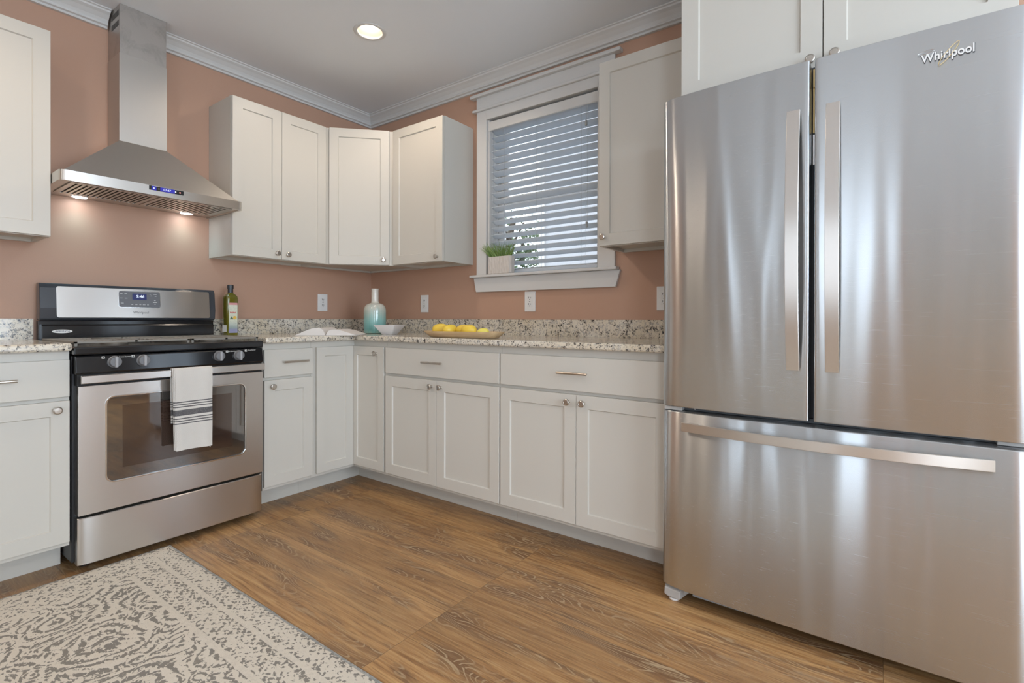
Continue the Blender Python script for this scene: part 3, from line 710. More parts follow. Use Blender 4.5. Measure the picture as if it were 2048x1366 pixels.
# backguard
bm = B(); fbox(bm, WF, X0+.004, X1+.002, .862, 1.000, .022, .060); obj('back_riser', bm, M['black'], rg, .002)
bm = B(); loft(bm, [[WF(a, w, d) for w, d in ((.8990, .058), (.8990, .083), (.975, .083), (.983, .078), (.983, .058))] for a in (X0+.012, X1-.006)]); bs = obj('splash_panel', bm, M['black'], rg, .002)
bm = B(); loft(bm, [[WF(a, w, d) for w, d in ((1.004, .022), (1.001, .070), (1.008, .083), (1.060, .088), (1.155, .078), (1.176, .066), (1.178, .022))] for a in (X0+.004, X1+.002)])
bgd = obj('backguard', bm, M['charcoal'], rg, .004, segs=3)
class TF(FR):      # tilted face of the backguard, d measured from that face
    def __call__(s, a, b, c): return Vector((a, -(.0888-(b-1.060)*.105)-c, b))
BG = TF((0, 0, 0), (1, 0, 0), (0, -1, 0))
bm = B(); rplate(bm, BG, -1.874, -1.2080, 1.0150, 1.1630, .010, -.004, .0030); sp = obj('stainless_fascia', bm, M['steel_x'], bgd, .001)
bm = B(); rplate(bm, BG, -1.6345, -1.4560, 1.0700, 1.1510, .010, .003, .0045); dp = obj('display_panel', bm, M['display'], sp)
bm = B(); rring(bm, BG, rrect(-1.6375, -1.4530, 1.0670, 1.1540, .0125), rrect(-1.6345, -1.4560, 1.0700, 1.1510, .010), .003, .0052); obj('panel_rim', bm, M['chrome'], sp)
dpz = 1.1245
bm = B(); rplate(bm, BG, -1.5770, -1.5150, 1.1080, 1.1400, .002, .0046, .0052); cs = obj('clock_screen', bm, M['clock_bg'], dp)
text('clock_digits', '9:46', .021, BG, -1.5440, 1.1250, .0056, M['clock_tx'], dp, .0002, .15, 1., .0002)
for (a, b, wd) in ((-1.624, 1.139, .011), (-1.605, 1.139, .011), (-1.624, 1.115, .010), (-1.604, 1.115, .011), (-1.621, 1.090, .012), (-1.498, 1.139, .007), (-1.476, 1.139, .014), (-1.494, 1.130, .006), (-1.474, 1.129, .008), (-1.579, 1.083, .008), (-1.561, 1.083, .009), (-1.544, 1.083, .008), (-1.527, 1.083, .012), (-1.510, 1.083, .008), (-1.478, 1.106, .007), (-1.478, 1.096, .018), (-1.478, 1.087, .007)):
    bm = B(); fbox(bm, BG, a-wd/2, a+wd/2, b-.0012, b+.0012, .0046, .0049); obj('button_mark', bm, M['white_ink'], dp)
text('logo_lettering', 'Whirlpool', .0165, BG, -1.541, 1.0420, .0033, M['grey_ink'], sp, .0003)
# oval badge on the splash panel
bm = B(); pts = [(-1.852+.0375*math.cos(2*math.pi*i/28), .9500+.0085*math.sin(2*math.pi*i/28)) for i in range(28)]
loft(bm, [[WF(a, b, d) for a, b in pts] for d in (.083, .0840)]); bd = obj('oval_badge', bm, M['white_ink'], bs)
text('badge_lettering', 'AMERICA', .0105, WF, -1.852, .9500, .0842, M['navy_ink'], bs, .0002, .2, 1.25)

# ------------------------------------------------------------------ towel over the handle
TX0, TX1 = -1.6230, -1.4660
tw = thing('dish_towel', 'white waffle dish towel with grey stripes hanging on the oven handle', 'towel', ((TX0+TX1)/2, -.715, .793))
def towel_layer(x0, x1, dfront, zb, wob, dback=None):
    """sheet folded over the bar: path in (d, z), given real thickness"""
    path = []
    if dback is not None:
        for i in range(8): path.append((dback, .55+.225*i/7))
        path += [(dback+.001, .785), (dback+.006, .7925)]
    path += [(dfront-.007, .7935), (dfront-.001, .789), (dfront, .780)]
    for i in range(1, 25): path.append((dfront+.001*math.sin(i*.5+wob), .780-(.780-zb)*i/24))
    nrm = []
    for i in range(len(path)):
        a = Vector(path[max(i-1, 0)]); b = Vector(path[min(i+1, len(path)-1)]); t = (b-a).normalized(); nrm.append(Vector((-t.y, t.x)))
    bm = B(); rings = []; nx = 14
    for k in range(nx+1):
        t = k/nx; rg_ = []
        wv = .0012*math.sin(t*9+wob)+.001*math.sin(t*17+2*wob)
        rg_ += [(p[0]+wv+n[0]*.0014, p[1]+n[1]*.0014+ .002*math.sin(t*5+wob)*max(0, (.6-p[1])/.2)) for p, n in zip(path, nrm)]
        rg_ += [(p[0]+wv-n[0]*.0014, p[1]-n[1]*.0014+ .002*math.sin(t*5+wob)*max(0, (.6-p[1])/.2)) for p, n in reversed(list(zip(path, nrm)))]
        xs = x0+(x1-x0)*t
        rings.append([WF(xs+.010*(.780-z)*(1-t)*1.6, z, d) for d, z in rg_])
    loft(bm, rings); return bm
obj('front_fold', towel_layer(TX0+.0055, TX1, .7275, .4330, 0), M['towel'], tw, smooth=True)
obj('middle_fold', towel_layer(TX0+.002, TX1-.003, .7225, .4345, 1.), M['towel'], tw, smooth=True)
obj('back_fold', towel_layer(TX0-.001, TX1-.004, .7180, .4360, 2., .6930), M['towel'], tw, smooth=True)
bm = B(); tube(bm, [WF(-1.478, .434, .724), WF(-1.474, .426, .725), WF(-1.471, .434, .724)], .0016, 6); obj('hanging_loop', bm, M['towel'], tw)

# ------------------------------------------------------------------ range hood
hd = thing('range_hood', 'stainless pyramid chimney range hood mounted above the stove', 'range hood', (-1.555, -.2, 1.595))
HX0, HX1, HD = -1.9320, -1.1765, .4156
lipz0, lipz1 = 1.5975, 1.6415
def lip_outline(inset=0):
    rr_ = .024; x0, x1, y0, y1 = HX0+inset, HX1-inset, -HD+inset, -.002
    pts = [(x0, y1)]
    for i in range(7):
        a = R(180+90*i/6); pts.append((x0+rr_+rr_*math.cos(a), y0+rr_+rr_*math.sin(a)))
    for i in range(7):
        a = R(270+90*i/6); pts.append((x1-rr_+rr_*math.cos(a), y0+rr_+rr_*math.sin(a)))
    pts.append((x1, y1)); return pts
bm = B(); o_ = lip_outline(); i_ = lip_outline(.012)
# tub wall: outer skin, bottom rim, inner skin
O0 = [bm.verts.new((x, y, lipz0)) for x, y in o_]; O1 = [bm.verts.new((x, y, lipz1)) for x, y in o_]; I0 = [bm.verts.new((x, y, lipz0)) for x, y in i_]; I1 = [bm.verts.new((x, y, lipz0+.006)) for x, y in i_]
n = len(o_)
for i in range(n-1):
    bm.faces.new((O0[i], O0[i+1], O1[i+1], O1[i])); bm.faces.new((O0[i+1], O0[i], I0[i], I0[i+1])); bm.faces.new((I0[i+1], I0[i], I1[i], I1[i+1]))
bm.faces.new(O1); bm.faces.new(I1[::-1])
lp = obj('canopy_lip', bm, M['steel_hood'], hd, smooth=True)
# pyramid
cx0, cx1, cd = -1.6570, -1.4517, .1732
bm = B(); zt = 1.888
loft(bm, [[(HX0+.014, -.002, lipz1), (HX1-.014, -.002, lipz1), (HX1-.014, -HD+.014, lipz1), (HX0+.014, -HD+.014, lipz1)], [(cx0, -.002, zt), (cx1, -.002, zt), (cx1, -cd, zt), (cx0, -cd, zt)]])
obj('canopy', bm, M['steel_hood'], hd, .0015)
bm = B(); box(bm, (cx0, -.002, zt), (cx1, -cd, 2.3225)); ch = obj('chimney_lower_cover', bm, M['steel_chim'], hd, .0012)
bm = B(); box(bm, (cx0+.0025, -.002, 2.3225), (cx1-.0025, -cd+.0025, ZC-.001)); chu = obj('chimney_upper_cover', bm, M['steel_dirty'], hd, .001)
for zr in (2.525, 2.475):
    bm = B()
    for i in range(12): fbox(bm, FR((cx0+.0025, 0, 0), (0, -1, 0), (-1, 0, 0)), .055+i*.0088, .0585+i*.0088, zr-.014, zr+.014, 0, .0006)
    obj('vent_louvre', bm, M['slot'], chu)
# baffle filters
for fx0, fx1 in ((HX0+.045, -1.5600), (-1.5520, HX1-.045)):
    bm = B(); y0, y1 = -HD+.030, -.095; zf = lipz0+.0010; ns = 16; mg = .014
    box(bm, (fx0, y0, zf), (fx1, y0+.022, zf+.004)); box(bm, (fx0, y1-.016, zf), (fx1, y1, zf+.004))
    wdt = (fx1-fx0-2*mg); pitch = wdt/ns; sw = .0080
    box(bm, (fx0, y0+.022, zf), (fx0+mg, y1-.016, zf+.004)); box(bm, (fx1-mg, y0+.022, zf), (fx1, y1-.016, zf+.004))
    for i in range(ns+1):
        xa = fx0+mg+i*pitch-(pitch-sw)/2
        box(bm, (max(xa, fx0+mg), y0+.022, zf), (min(xa+pitch-sw, fx1-mg), y1-.016, zf+.004))
    fo = obj('baffle_filter', bm, M['steel_hood'], hd)
    bm = B(); box(bm, (fx0+.002, y0+.002, zf+.0042), (fx1-.002, y1-.002, zf+.0046)); obj('slot_shade_sheet', bm, M['slot'], fo)  # thin black sheet painting the shade behind the filter slots
for lx in (-1.7830, -1.3180):
    bm = B(); lathe(bm, [(.029, 0), (.029, .003), (.0, .003)], (lx, -.062, lipz0+.0012), (0, 0, 1)); lo = obj('hood_lamp', bm, M['led'], hd, smooth=True)
    bm = B(); lathe(bm, [(.0295, 0), (.035, 0), (.035, .003), (.0295, .003), (.0295, 0)], (lx, -.062, lipz0+.0002), caps=False)
    obj('lamp_rim', bm, M['chrome'], lo, smooth=True)
    l = bpy.data.lights.new('hood_light', 'SPOT'); l.energy = 1.7; l.color = (.42, .86, 1.); l.spot_size = R(128); l.spot_blend = 1.; l.shadow_soft_size = .04
    q_ = bpy.data.objects.new('hood_light', l); C.objects.link(q_); q_.location = (lx, -.062, lipz0-.004)
# hood display
bm = B(); fbox(bm, WF, -1.6118, -1.4663, 1.6195, 1.6395, HD, HD+.0008); hp = obj('control_display', bm, M['black'], hd)
bm = B(); fbox(bm, WF, -1.566, -1.504, 1.6205, 1.6385, HD+.0008, HD+.0011); fbox(bm, WF, -1.602, -1.582, 1.6205, 1.6385, HD+.0008, HD+.0011); obj('screen', bm, M['hood_bg'], hp)
text('screen_digits', '07:47', .0145, WF, -1.5370, 1.6295, HD+.0013, M['clock_tx'], hp, .0001, 0, 1., .0)
for xx, mt in ((-1.592, 'clock_tx'), (-1.572, 'grey_ink'), (-1.5015, 'clock_tx'), (-1.482, 'led_red')):
    bm = B(); lathe(bm, [(.0032, 0), (.0032, .0008), (0, .0008)], WF(xx, 1.6295, HD+.0009), (0, -1, 0), 16); obj('touch_button', bm, M[mt], hp)

# ------------------------------------------------------------------ refrigerator
fr = thing('refrigerator', 'stainless french-door refrigerator with bottom freezer drawer', 'refrigerator', (-.38, -3.035, 0))
U0, US0, US1, U1 = 2.5605, 3.0230, 3.0370, 3.5150
bm = B(); fbox(bm, RF, U0+.004, U1-.004, .045, 1.795, .055, .640); obj('cabinet', bm, M['fridge_side'], fr, .004)
bm = B(); fbox(bm, RF, U0+.02, U1-.02, .060, 1.790, .6402, .668); obj('door_gasket', bm, M['gasket'], fr)
def fdoor(name, u0, u1, w0, w1, left_out, right_out):
    bm = B(); rings = []; n = 48
    for i in range(n+1):
        t = i/n; uu = u0+(u1-u0)*(.5-.5*math.cos(math.pi*t)); d = .7575
        eL = uu-U0; eR = U1-uu
        d -= .030*math.exp(-eL/.20)+.016*math.exp(-eL/.020)
        d -= .010*math.exp(-eR/.012)
        ed = min(uu-u0, u1-uu); d -= .0035*math.exp(-ed/.0022)
        rings.append([RF(uu, w0, .669), RF(uu, w0, d-.004), RF(uu, w0+.0015, d-.0012), RF(uu, w0+.004, d), RF(uu, w1-.004, d), RF(uu, w1-.0015, d-.0012), RF(uu, w1, d-.004), RF(uu, w1, .669)])
    loft(bm, rings); o = obj(name, bm, M['steel_y'], fr, smooth=True); return o
ld = fdoor('refrigerator_door', U0, US0, .7020, 1.8010, True, False)
rd = fdoor('refrigerator_door', US1, U1, .7020, 1.8010, False, True)
fz = fdoor('freezer_drawer', U0, U1, .0560, .6850, True, True)
def vhandle(uc, parent, lab):
    bm = B(); rings = []; w0, w1 = .857, 1.650; hw = .0178
    for i in range(33):
        t = i/32; ww = w0+(w1-w0)*t; bow = .040*(1-(2*t-1)**2)
        d = .774+bow
        rings.append([RF(uc-hw, ww, d-.008), RF(uc-hw, ww, d-.001), RF(uc-hw+.001, ww, d), RF(uc+hw-.001, ww, d), RF(uc+hw, ww, d-.001), RF(uc+hw, ww, d-.008)])
    loft(bm, rings)
    for wz in (w0+.03, w1-.03): fbox(bm, RF, uc-hw+.004, uc+hw-.004, wz-.02, wz+.02, .752, .770)
    return obj('handle', bm, M['steel_yh'], parent, smooth=True)
vhandle(2.9825, ld, ''); vhandle(3.0850, rd, '')
bm = B(); rings = []; hw = .0150
for i in range(41):
    t = i/40; uu = 2.645+(3.435-2.645)*t; d = .772+.040*(1-(2*t-1)**2); wz = .6410
    rings.append([RF(uu, wz-hw, d-.008), RF(uu, wz-hw, d-.001), RF(uu, wz-hw+.001, d), RF(uu, wz+hw-.001, d), RF(uu, wz+hw, d-.001), RF(uu, wz+hw, d-.008)])
loft(bm, rings)
for uu in (2.675, 3.405): fbox(bm, RF, uu-.02, uu+.02, wz-.010, wz+.010, .740, .768)
obj('handle', bm, M['steel_yd'], fz, smooth=True)
# hinge blocks in the seam, central mullion, base grille and feet
for a, b in ((U0+.006, U0+.070), (U1-.070, U1-.006)):
    bm = B(); fbox(bm, RF, a, b, .6870, .7005, .670, .718); obj('hinge_block', bm, M['grey_plastic'], fr, .002)
bm = B(); fbox(bm, RF, US0-.03, US1+.03, .7030, 1.808, .6682, .676); obj('center_mullion', bm, M['gasket'], fr)
bm = B(); fbox(bm, RF, US0+.003, US1-.003, 1.60, 1.80, .676, .680); fbox(bm, RF, US0+.004, US1-.004, 1.74, 1.79, .680, .690); obj('mullion_plate', bm, M['gold'], fr)
bm = B(); fbox(bm, RF, US0+.003, US1-.003, 1.50, 1.595, .676, .680); obj('mullion_tag', bm, M['chrome'], fr)
bm = B(); fbox(bm, RF, U0+.03, U1-.03, .6868, .7003, .6682, .690); obj('seam_channel', bm, M['gasket'], fr)
for uu in (2.668, 3.400):
    bm = B(); lathe(bm, [(.003, 0), (.003, .002), (0, .002)], RF(uu, .6940, .690), (-1, 0, 0), 12); obj('screw', bm, M['chrome'], fr)
bm = B()
for k in range(3): fbox(bm, RF, U0+.10, U1-.10, .0240+k*.0095, .0305+k*.0095, .640, .690+.004*k)
fbox(bm, RF, U0+.10, U1-.10, .022, .052, .632, .684); obj('base_grille', bm, M['cool_plastic'], fr, .001)
for s in (0, 1):
    def U(x): return U0+x if s == 0 else U1-x
    bm = B(); prof = [(.006, .054), (.006, .018), (.020, .012), (.062, .008), (.070, .012), (.085, .028), (.105, .040), (.112, .041), (.112, .054)]
    loft(bm, [[RF(U(a), b, d) for a, b in prof] for d in (.640, .690)])
    lo_ = [RF(U(a), b, .7215) for a, b in ((.010, .044), (.008, .020), (.020, .014), (.060, .010), (.066, .014), (.066, .040))]
    hi_ = [RF(U(a), b, .690) for a, b in ((.006, .054), (.004, .018), (.018, .011), (.064, .007), (.071, .013), (.071, .054))]
    loft(bm, [hi_, lo_]); ft = obj('foot_cover', bm, M['grey_plastic'], fr, .003, segs=3)
    bm = B(); lathe(bm, [(.017, .0006), (.019, .004), (.019, .009), (.010, .011), (.010, .0150)], RF(U(.038), 0, .700)); obj('leveling_foot', bm, M['white_plastic'], ft, smooth=True)
# logo on the right door
RD = FR((0, 0, 0), (0, -1, 0), (-1, 0, 0))
text('logo_shadow', 'Whirlpool', .0310, RF, 3.3412, 1.7188, .7578, M['charcoal'], rd, .0006, 0., .84, .0012)  # dark offset copy painting the shadow and dark side of the letters
text('logo_lettering', 'Whirlpool', .0310, RF, 3.3405, 1.7195, .7590, M['white_plastic'], rd, .0008, 0., .84, .0005)
def ell_ring(cu_, cw_, a, b, ang, th, arc=(0, 360)):
    bm = B(); P = []
    for i in range(41):
        t = R(arc[0]+(arc[1]-arc[0])*i/40); x, y = a*math.cos(t), b*math.sin(t)
        P.append(RF(cu_+x*math.cos(ang)-y*math.sin(ang), cw_+x*math.sin(ang)+y*math.cos(ang), .7600))
    tube(bm, P, th, 6); return bm
obj('logo_ring', ell_ring(3.3430, 1.7200, .033, .0065, R(52), .0007), M['gold'], rd)
obj('logo_swoosh', ell_ring(3.2970, 1.7360, .018, .004, R(8), .0007, (20, 340)), M['chrome'], rd)

# ------------------------------------------------------------------ outlets
def outlet(F, uc, wc, label):
    c = F(uc, wc, 0); t = thing('wall_outlet', label, 'outlet', tuple(c), group='white wall outlets')
    bm = B(); fbox(bm, F, uc-.0385, uc+.0385, wc-.061, wc+.061, .0008, .0065); obj('cover_plate', bm, M['plate'], t, .003, segs=3)
    bm = B(); fbox(bm, F, uc-.0165, uc+.0165, wc-.0335, wc+.0335, .0066, .0088); rc = obj('receptacle', bm, M['white_plastic'], t, .0012)
    bm = B()
    for s in (-.019, .019):
        fbox(bm, F, uc-.0075, uc-.005, wc+s-.001, wc+s+.009, .0089, .0092); fbox(bm, F, uc+.005, uc+.0075, wc+s-.001, wc+s+.007, .0089, .0092)
        lathe(bm, [(.0026, 0), (.0026, .0003), (0, .0003)], F(uc, wc+s-.007, .0089), F.d, 10)
    fbox(bm, F, uc-.005, uc+.005, wc-.0012, wc+.0012, .0089, .0092)
    obj('socket_slots', bm, M['slot'], rc)
    for s in (-.049, .049):
        bm = B(); lathe(bm, [(.003, 0), (.003, .0005), (0, .0005)], F(uc, wc+s, .0066), F.d, 10); obj('screw', bm, M['white_plastic'], t)
outlet(WF, -.4255, 1.1260, 'white wall outlet on the range wall, right of the oil bottle')
outlet(RF, .5936, 1.1200, 'white wall outlet nearest the vase, left of the window')
outlet(RF, 1.4950, 1.1185, 'white wall outlet directly below the window apron')
outlet(RF, 2.3150, 1.1190, 'white wall outlet partly hidden behind the refrigerator edge')

# ------------------------------------------------------------------ recessed ceiling lights
for i, (lx, ly) in enumerate(CEIL_LIGHTS):
    if i == 0:
        t = thing('recessed_ceiling_light', 'lit round recessed light in the ceiling near the corner', 'ceiling light', (lx, ly, ZC), group='recessed ceiling lights')
    else:
        t = thing('recessed_ceiling_light', 'round recessed ceiling light out in the open part of the room', 'ceiling light', (lx, ly, ZC), group='recessed ceiling lights out of view')
    bm = B(); lathe(bm, [(.066, -.0006), (.066, -.0030), (.070, -.0055), (.080, -.0050), (.086, -.0020), (.0865, -.0006), (.066, -.0006)], (lx, ly, ZC), n=40, caps=False)
    obj('trim_ring', bm, M['trimw'], t, smooth=True)
    bm = B(); lathe(bm, [(.0655, -.0020), (.063, .012), (.047, .058), (.0475, .060), (.0665, .012), (.0668, -.0020), (.0655, -.0020)], (lx, ly, ZC), n=40, caps=False); obj('reflector', bm, M['can'], t, smooth=True)
    bm = B(); lathe(bm, [(0, .070), (.0465, .070), (.0465, .050), (.040, .044), (0, .040)], (lx, ly, ZC), n=32)
    obj('lamp_lens', bm, M['bulb'], t, smooth=True)
    l = bpy.data.lights.new('can_light', 'SPOT'); l.energy = CAN_POWER[i]*2.3; l.color = WARM; l.spot_size = R(165); l.spot_blend = .7; l.shadow_soft_size = .05
    q_ = bpy.data.objects.new('can_light', l); C.objects.link(q_); q_.location = (lx, ly, ZC-.012)

# ------------------------------------------------------------------ rug
RX, RY = -1.607, -.648
bm = B(); nx, ny = 60, 70; LX, LY = 1.55, 2.35
grid = []
for j in range(ny+1):
    row = []
    for i in range(nx+1):
        x = -LX*i/nx; y = -LY*j/ny
        ex = .004*noise.noise(Vector((0, y*9, 0))) if i == 0 else 0; ey = .004*noise.noise(Vector((x*9, 3, 0))) if j == 0 else 0
        z = .0075+.0012*noise.noise(Vector((x*5, y*5, 0)))
        if i in (0, nx) or j in (0, ny): z = .0035
        row.append(bm.verts.new((RX+x+ex, RY+y+ey, z)))
    grid.append(row)
for j in range(ny):
    for i in range(nx): bm.faces.new((grid[j][i], grid[j][i+1], grid[j+1][i+1], grid[j+1][i]))
edge = [grid[0][i] for i in range(nx+1)]+[grid[j][nx] for j in range(1, ny+1)]+[grid[ny][i] for i in range(nx-1, -1, -1)]+[grid[j][0] for j in range(ny-1, 0, -1)]
low = [bm.verts.new((v.co.x, v.co.y, .0004)) for v in edge]
for i in range(len(edge)): bm.faces.new((edge[i], edge[(i+1) % len(edge)], low[(i+1) % len(edge)], low[i]))
bm.faces.new(low)
tag(obj('area_rug', bm, M['rug'], origin=(RX, RY, 0), smooth=True), 'ivory and grey distressed patterned rug on the wood floor', 'rug')

# ------------------------------------------------------------------ things on the worktop
ZK = .9142
# oil bottle (rounded square section)
bt = thing('olive_oil_bottle', 'green glass olive oil bottle with black cap, right of the stove', 'bottle', (-1.105, -.115, ZK))
def sq_ring(c, h, z, p):      # superellipse section
    out = []
    for i in range(32):
        t = 2*math.pi*i/32+R(8); ct_, st_ = math.cos(t), math.sin(t)
        out.append(Vector((c[0]+h*math.copysign(abs(ct_)**p, ct_), c[1]+h*math.copysign(abs(st_)**p, st_), z)))
    return out
bm = B(); loft(bm, [sq_ring((-1.105, -.115), h, ZK+z, p) for h, z, p in ((.0300, .0, .35), (.0325, .004, .35), (.0325, .215, .35), (.0315, .226, .4), (.026, .237, .6), (.0175, .245, .9), (.0145, .250, 1), (.0138, .262, 1), (.0138, .284, 1))])
gb = obj('glass_body', bm, M['oil'], bt, smooth=True)
bm = B(); lathe(bm, [(.0150, .2500), (.0146, .2720), (.0172, .2725), (.0172, .2935), (.0155, .2950), (0, .2950)], (-1.105, -.115, ZK)); obj('cap', bm, M['capblack'], bt, smooth=True)
LBF = FR((-1.105, -.115-.0327, ZK+.030), (1, 0, 0), (0, -1, 0))
bm = B(); rplate(bm, LBF, -.0245, .0245, -.015, .160, .003, .0004, .0012); lb = obj('front_label', bm, M['label'], bt)
lb.data.transform(Matrix.Translation((0, 0, 0)))
bm = B(); fbox(bm, FR((-1.105-.0327, -.115, ZK), (0, 1, 0), (-1, 0, 0)), -.026, .026, .02, .06, .0002, .0008); obj('side_label', bm, M['plate'], bt)
bm = B()
for k in range(7): fbox(bm, LBF, -.0175+k*.005, -.0140+k*.005, .099, .1075-.0012*(k % 3), .0012, .0015)
obj('red_print', bm, M['red_ink'], lb)
bm = B(); lathe(bm, [(.010, 0), (.010, .0003), (0, .0003)], LBF(.009, .073, .0012), (0, -1, 0), 20); obj('yellow_print', bm, M['yellow_ink'], lb)
bm = B(); loft(bm, [[LBF(a, b, d) for a, b in ((-.020, .064), (.002, .064), (-.008, .082))] for d in (.0012, .0018)]); obj('green_print', bm, M['green_ink'], lb)

# vase
vs = thing('ceramic_vase', 'tall bottle vase glazed aqua fading up to cream, in the corner', 'vase', (-.315, -.440, ZK))
bm = B(); prof = [(.066, 0), (.0715, .003), (.0735, .012), (.0740, .150), (.0725, .166), (.066, .184), (.054, .196), (.038, .203), (.028, .206), (.0250, .212), (.0240, .225), (.0240, .292), (.0255, .3005), (.0235, .3010), (.0205, .296), (.0205, .22)]
lathe(bm, prof, (-.315, -.440, ZK), n=48); vo_ = obj('vase_body', bm, M['vase'], vs, smooth=True)

# square flared bowl
bwl = thing('square_bowl', 'white porcelain square bowl with flared sides in front of the vase', 'bowl', (-.415, -.708, ZK), R(20))
bm = B()
def rsq(h, z, rad=.012): return [(x, y, z) for x, y in rrect(-h, h, -h, h, rad, 4)]
loft(bm, [rsq(.036, 0), rsq(.039, .003), rsq(.071, .054, .006), rsq(.0735, .059, .006), rsq(.0700, .0592, .006), rsq(.034, .008)])
obj('bowl_body', bm, M['bowl'], bwl, local=True, smooth=True)

# open cookbook
bk = thing('open_cookbook', 'open book with blank pale pages lying left of the vase', 'book', (-.700, -.525, ZK), R(-53.9))
bm = B(); box(bm, (-.176, -.12, 0), (.176, .12, .0025)); obj('cover', bm, M['cover'], bk, .001, local=True)
for s, hmax in ((-1, .040), (1, .030)):
    bm = B(); rings = []
    for i in range(17):
        t = i/16; x = s*((.004+.164*t)); top = .005+hmax*math.sin(math.pi*min(1, (t*1.0)**.62))**.9*(1-.25*t)+.004*(1-t)
        top = max(top, .0065)
        rings.append([(x, -.116, .0027), (x, -.116, top), (x, .116, top), (x, .116, .0027)])
    loft(bm, rings); obj('page_block', bm, M['pages'], bk, local=True, smooth=True)
bm = B(); loft(bm, [[(-.015, y, .018), (.0, y, .004), (.022, y, .0245), (.0, y, .010)] for y in (.100, .122)]); obj('picture_page', bm, M['ribbon'], bk, local=True)

# wooden tray with lemons
TXc, TYc = -.525, -1.420
tr = thing('wooden_tray', 'long oval carved wood tray holding lemons on the worktop', 'tray', (TXc, TYc, ZK))
def oval(hx, hy, z, p=.62):
    out = []
    for i in range(56):
        t = 2*math.pi*i/56; c_, s_ = math.cos(t), math.sin(t)
        out.append((TXc+hx*math.copysign(abs(c_)**p, c_), TYc+hy*math.copysign(abs(s_)**p, s_), ZK+z))
    return out
bm = B(); loft(bm, [oval(.050, .205, 0), oval(.060, .222, .002), oval(.086, .249, .027), oval(.089, .254, .033), oval(.082, .246, .0335), oval(.058, .215, .009), oval(.02, .10, .007)])
obj('tray_body', bm, M['tray'], tr, smooth=True)
LEM = [(-.530, -1.262, .050, 28, 'lemon', 'leftmost lemon in the wooden tray'),
       (-.545, -1.347, .047, 80, 'lemon', 'second lemon from the left end of the tray'),
       (-.512, -1.415, .047, 20, 'lemon', 'rear middle lemon, partly hidden by the large lemon'),
       (-.555, -1.487, .047, 8, 'lemon', 'largest lemon, front and middle of the wooden tray'),
       (-.525, -1.558, .033, 40, 'lemon_pale', 'small pale lemon at the right end of the row')]
def lemon(x, y, rr_, ang, mk, lab):
    rad = rr_*.62; ln = rr_*.95
    prof = []
    for i in range(21):
        t = i/20; h = -ln+2*ln*t; q = abs(h)/ln
        rad_ = rad*math.sqrt(max(0, 1-q**2.3))
        if q > .86: rad_ = max(rad_, rad*.20*math.sqrt(max(0, 1-((q-.86)/.14)**2)))
        prof.append((rad_, h))
    z = ZK+.0105+rad
    ax = Vector((math.sin(R(ang)), -math.cos(R(ang)), .04)) if True else None
    bm = B(); lathe(bm, prof, (x, y, z), ax, 28)
    tag(obj('lemon', bm, M[mk], origin=(x, y, z), smooth=True), lab, 'lemon', 'lemons in the wooden tray')
for L_ in LEM: lemon(*L_)

# potted grass on the window stool
pt = thing('potted_grass', 'small artificial grass plant in a textured white pot on the window sill', 'plant', (0.0, -1.285, 1.2942))
def hexring(hx, hy, z, ch=.018):
    cx_, cy_ = -.0165, -1.285
    pts = [(-hx+ch, -hy), (hx-ch, -hy), (hx, -hy+ch), (hx, hy-ch), (hx-ch, hy), (-hx+ch, hy), (-hx, hy-ch), (-hx, -hy+ch)]
    return [(cx_+x, cy_+y, 1.2942+z) for x, y in pts]
bm = B(); loft(bm, [hexring(.024, .086, 0, .010), hexring(.026, .090, .004, .010), hexring(.026, .091, .108, .010), hexring(.0225, .0875, .109, .010), hexring(.021, .086, .095, .010)]); obj('pot', bm, M['pot'], pt, .0015)
bm = B(); box(bm, (-.034, -1.285-.078, 1.2942+.0955), (.001, -1.285+.078, 1.2942+.099)); obj('soil', bm, M['soil'], pt)
bm = B(); random.seed(3)
for k in range(230):
    px, py = random.uniform(-.033, .0), -1.285+random.uniform(-.074, .074)
    rel = (py+1.285)/.08
    lean = Vector((random.uniform(-.5, -.05), rel*.6+random.uniform(-.35, .35), 1)).normalized(); h = random.uniform(.065, .115)
    cw = random.uniform(.0012, .0026); sd = lean.cross(Vector((random.uniform(-1, 1), random.uniform(-1, 1), 0)).normalized()).normalized()
    P0 = Vector((px, py, 1.2942+.098)); prev = None
    for i in range(5):
        t = i/4; c_ = P0+lean*h*t+Vector((lean.x, lean.y, -.15))*h*.35*t*t
        wv = cw*(1-t)**.6+.0002
        cur = (bm.verts.new(c_-sd*wv), bm.verts.new(c_+sd*wv))
        if prev: bm.faces.new((prev[0], prev[1], cur[1], cur[0]))
        prev = cur
obj('grass_blades', bm, M['grass'], pt)

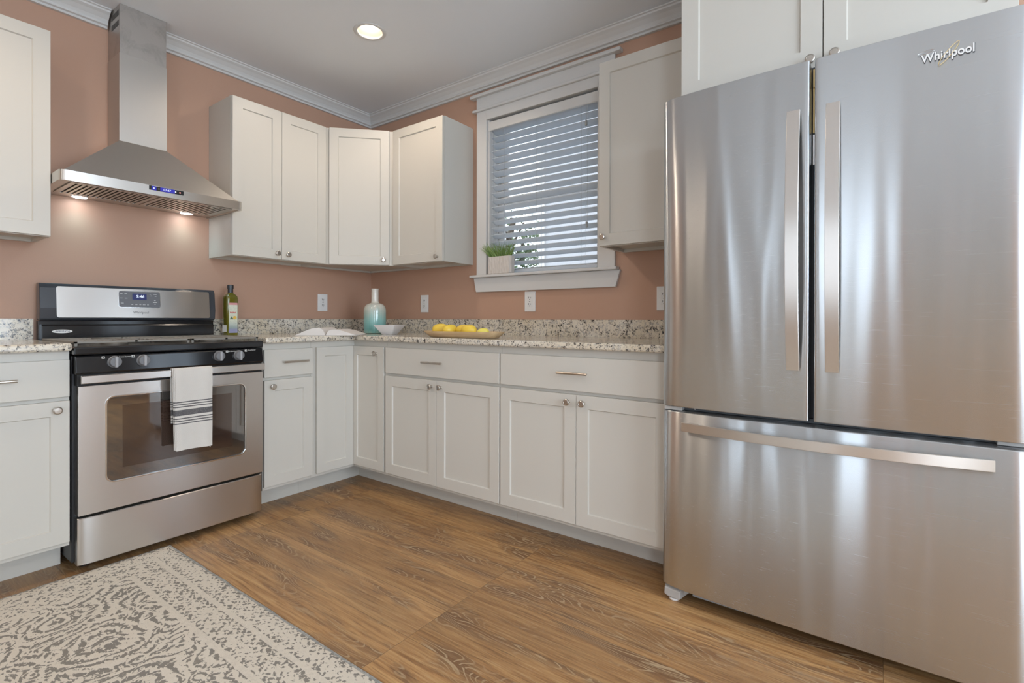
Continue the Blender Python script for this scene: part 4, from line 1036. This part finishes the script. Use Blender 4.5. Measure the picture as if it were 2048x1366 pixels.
# ------------------------------------------------------------------ outdoors, seen between the blind slats
hs = thing('neighbouring_house', 'white sided house standing outside the window', 'house', (6, -2, -1))
bm = B(); box(bm, (4.0, -6.0, -1), (9, .93, 5.2)); obj('siding_wall', bm, M['siding'], hs)
bm = B(); box(bm, (3.97, .93, -1), (4.15, 1.03, 5.2)); obj('corner_board', bm, M['trimw'], hs)
bm = B(); prism(bm, [(3.6, -6.2), (9.3, -6.2), (9.3, 1.3), (3.6, 1.3)], 5.2, 5.4); obj('roof', bm, M['shingle'], hs)
bm = B(); box(bm, (.3, -10, -1.1), (40, 30, -1.0)); g = struct('ground', bm, M['bounce_ground'])
gr = thing('distant_house', 'low grey-roofed house beyond the neighbouring wall', 'house', (19, 10, -1))
bm = B(); box(bm, (16, 6, -1), (22, 15, 1.5)); obj('siding_wall', bm, M['siding'], gr)
bm = B(); loft(bm, [[(15.7, y, 1.5), (22.3, y, 1.5), (19, y, 2.9)] for y in (5.8, 15.2)]); obj('roof', bm, M['shingle'], gr)
tree = thing('leafy_tree', 'leafy tree seen through the window blind', 'tree', (9.5, 5.7, -1))
bm = B(); tube(bm, [(9.5, 5.7, -1), (9.55, 5.65, 1), (9.4, 5.8, 2.6), (9.6, 5.6, 4.0)], .10, 8)
for k in range(12):
    a_ = random.uniform(0, 6.28); z0_ = random.uniform(1, 3.4); tube(bm, [(9.5, 5.7, z0_), (9.5+math.cos(a_)*.7, 5.7+math.sin(a_)*.7, z0_+.5), (9.5+math.cos(a_)*1.4, 5.7+math.sin(a_)*1.4, z0_+.8)], .03, 5)
obj('trunk', bm, M['bark'], tree)
bm = B()
for k in range(5200):
    d_ = Vector((random.gauss(0, .75), random.gauss(0, .85), random.gauss(0, .95)))
    c_ = Vector((9.5, 5.7, 2.1))+d_; 
    if noise.noise(c_*1.5) < -.12: continue
    q1 = Vector((random.uniform(-1, 1), random.uniform(-1, 1), random.uniform(-1, 1))).normalized(); q2 = q1.orthogonal().normalized(); s_ = random.uniform(.06, .11)
    vs_ = [bm.verts.new(c_+v_) for v_ in (q1*s_, q2*s_*.5, -q1*s_, -q2*s_*.5)]; bm.faces.new(vs_)
obj('foliage', bm, M['leaf'], tree)
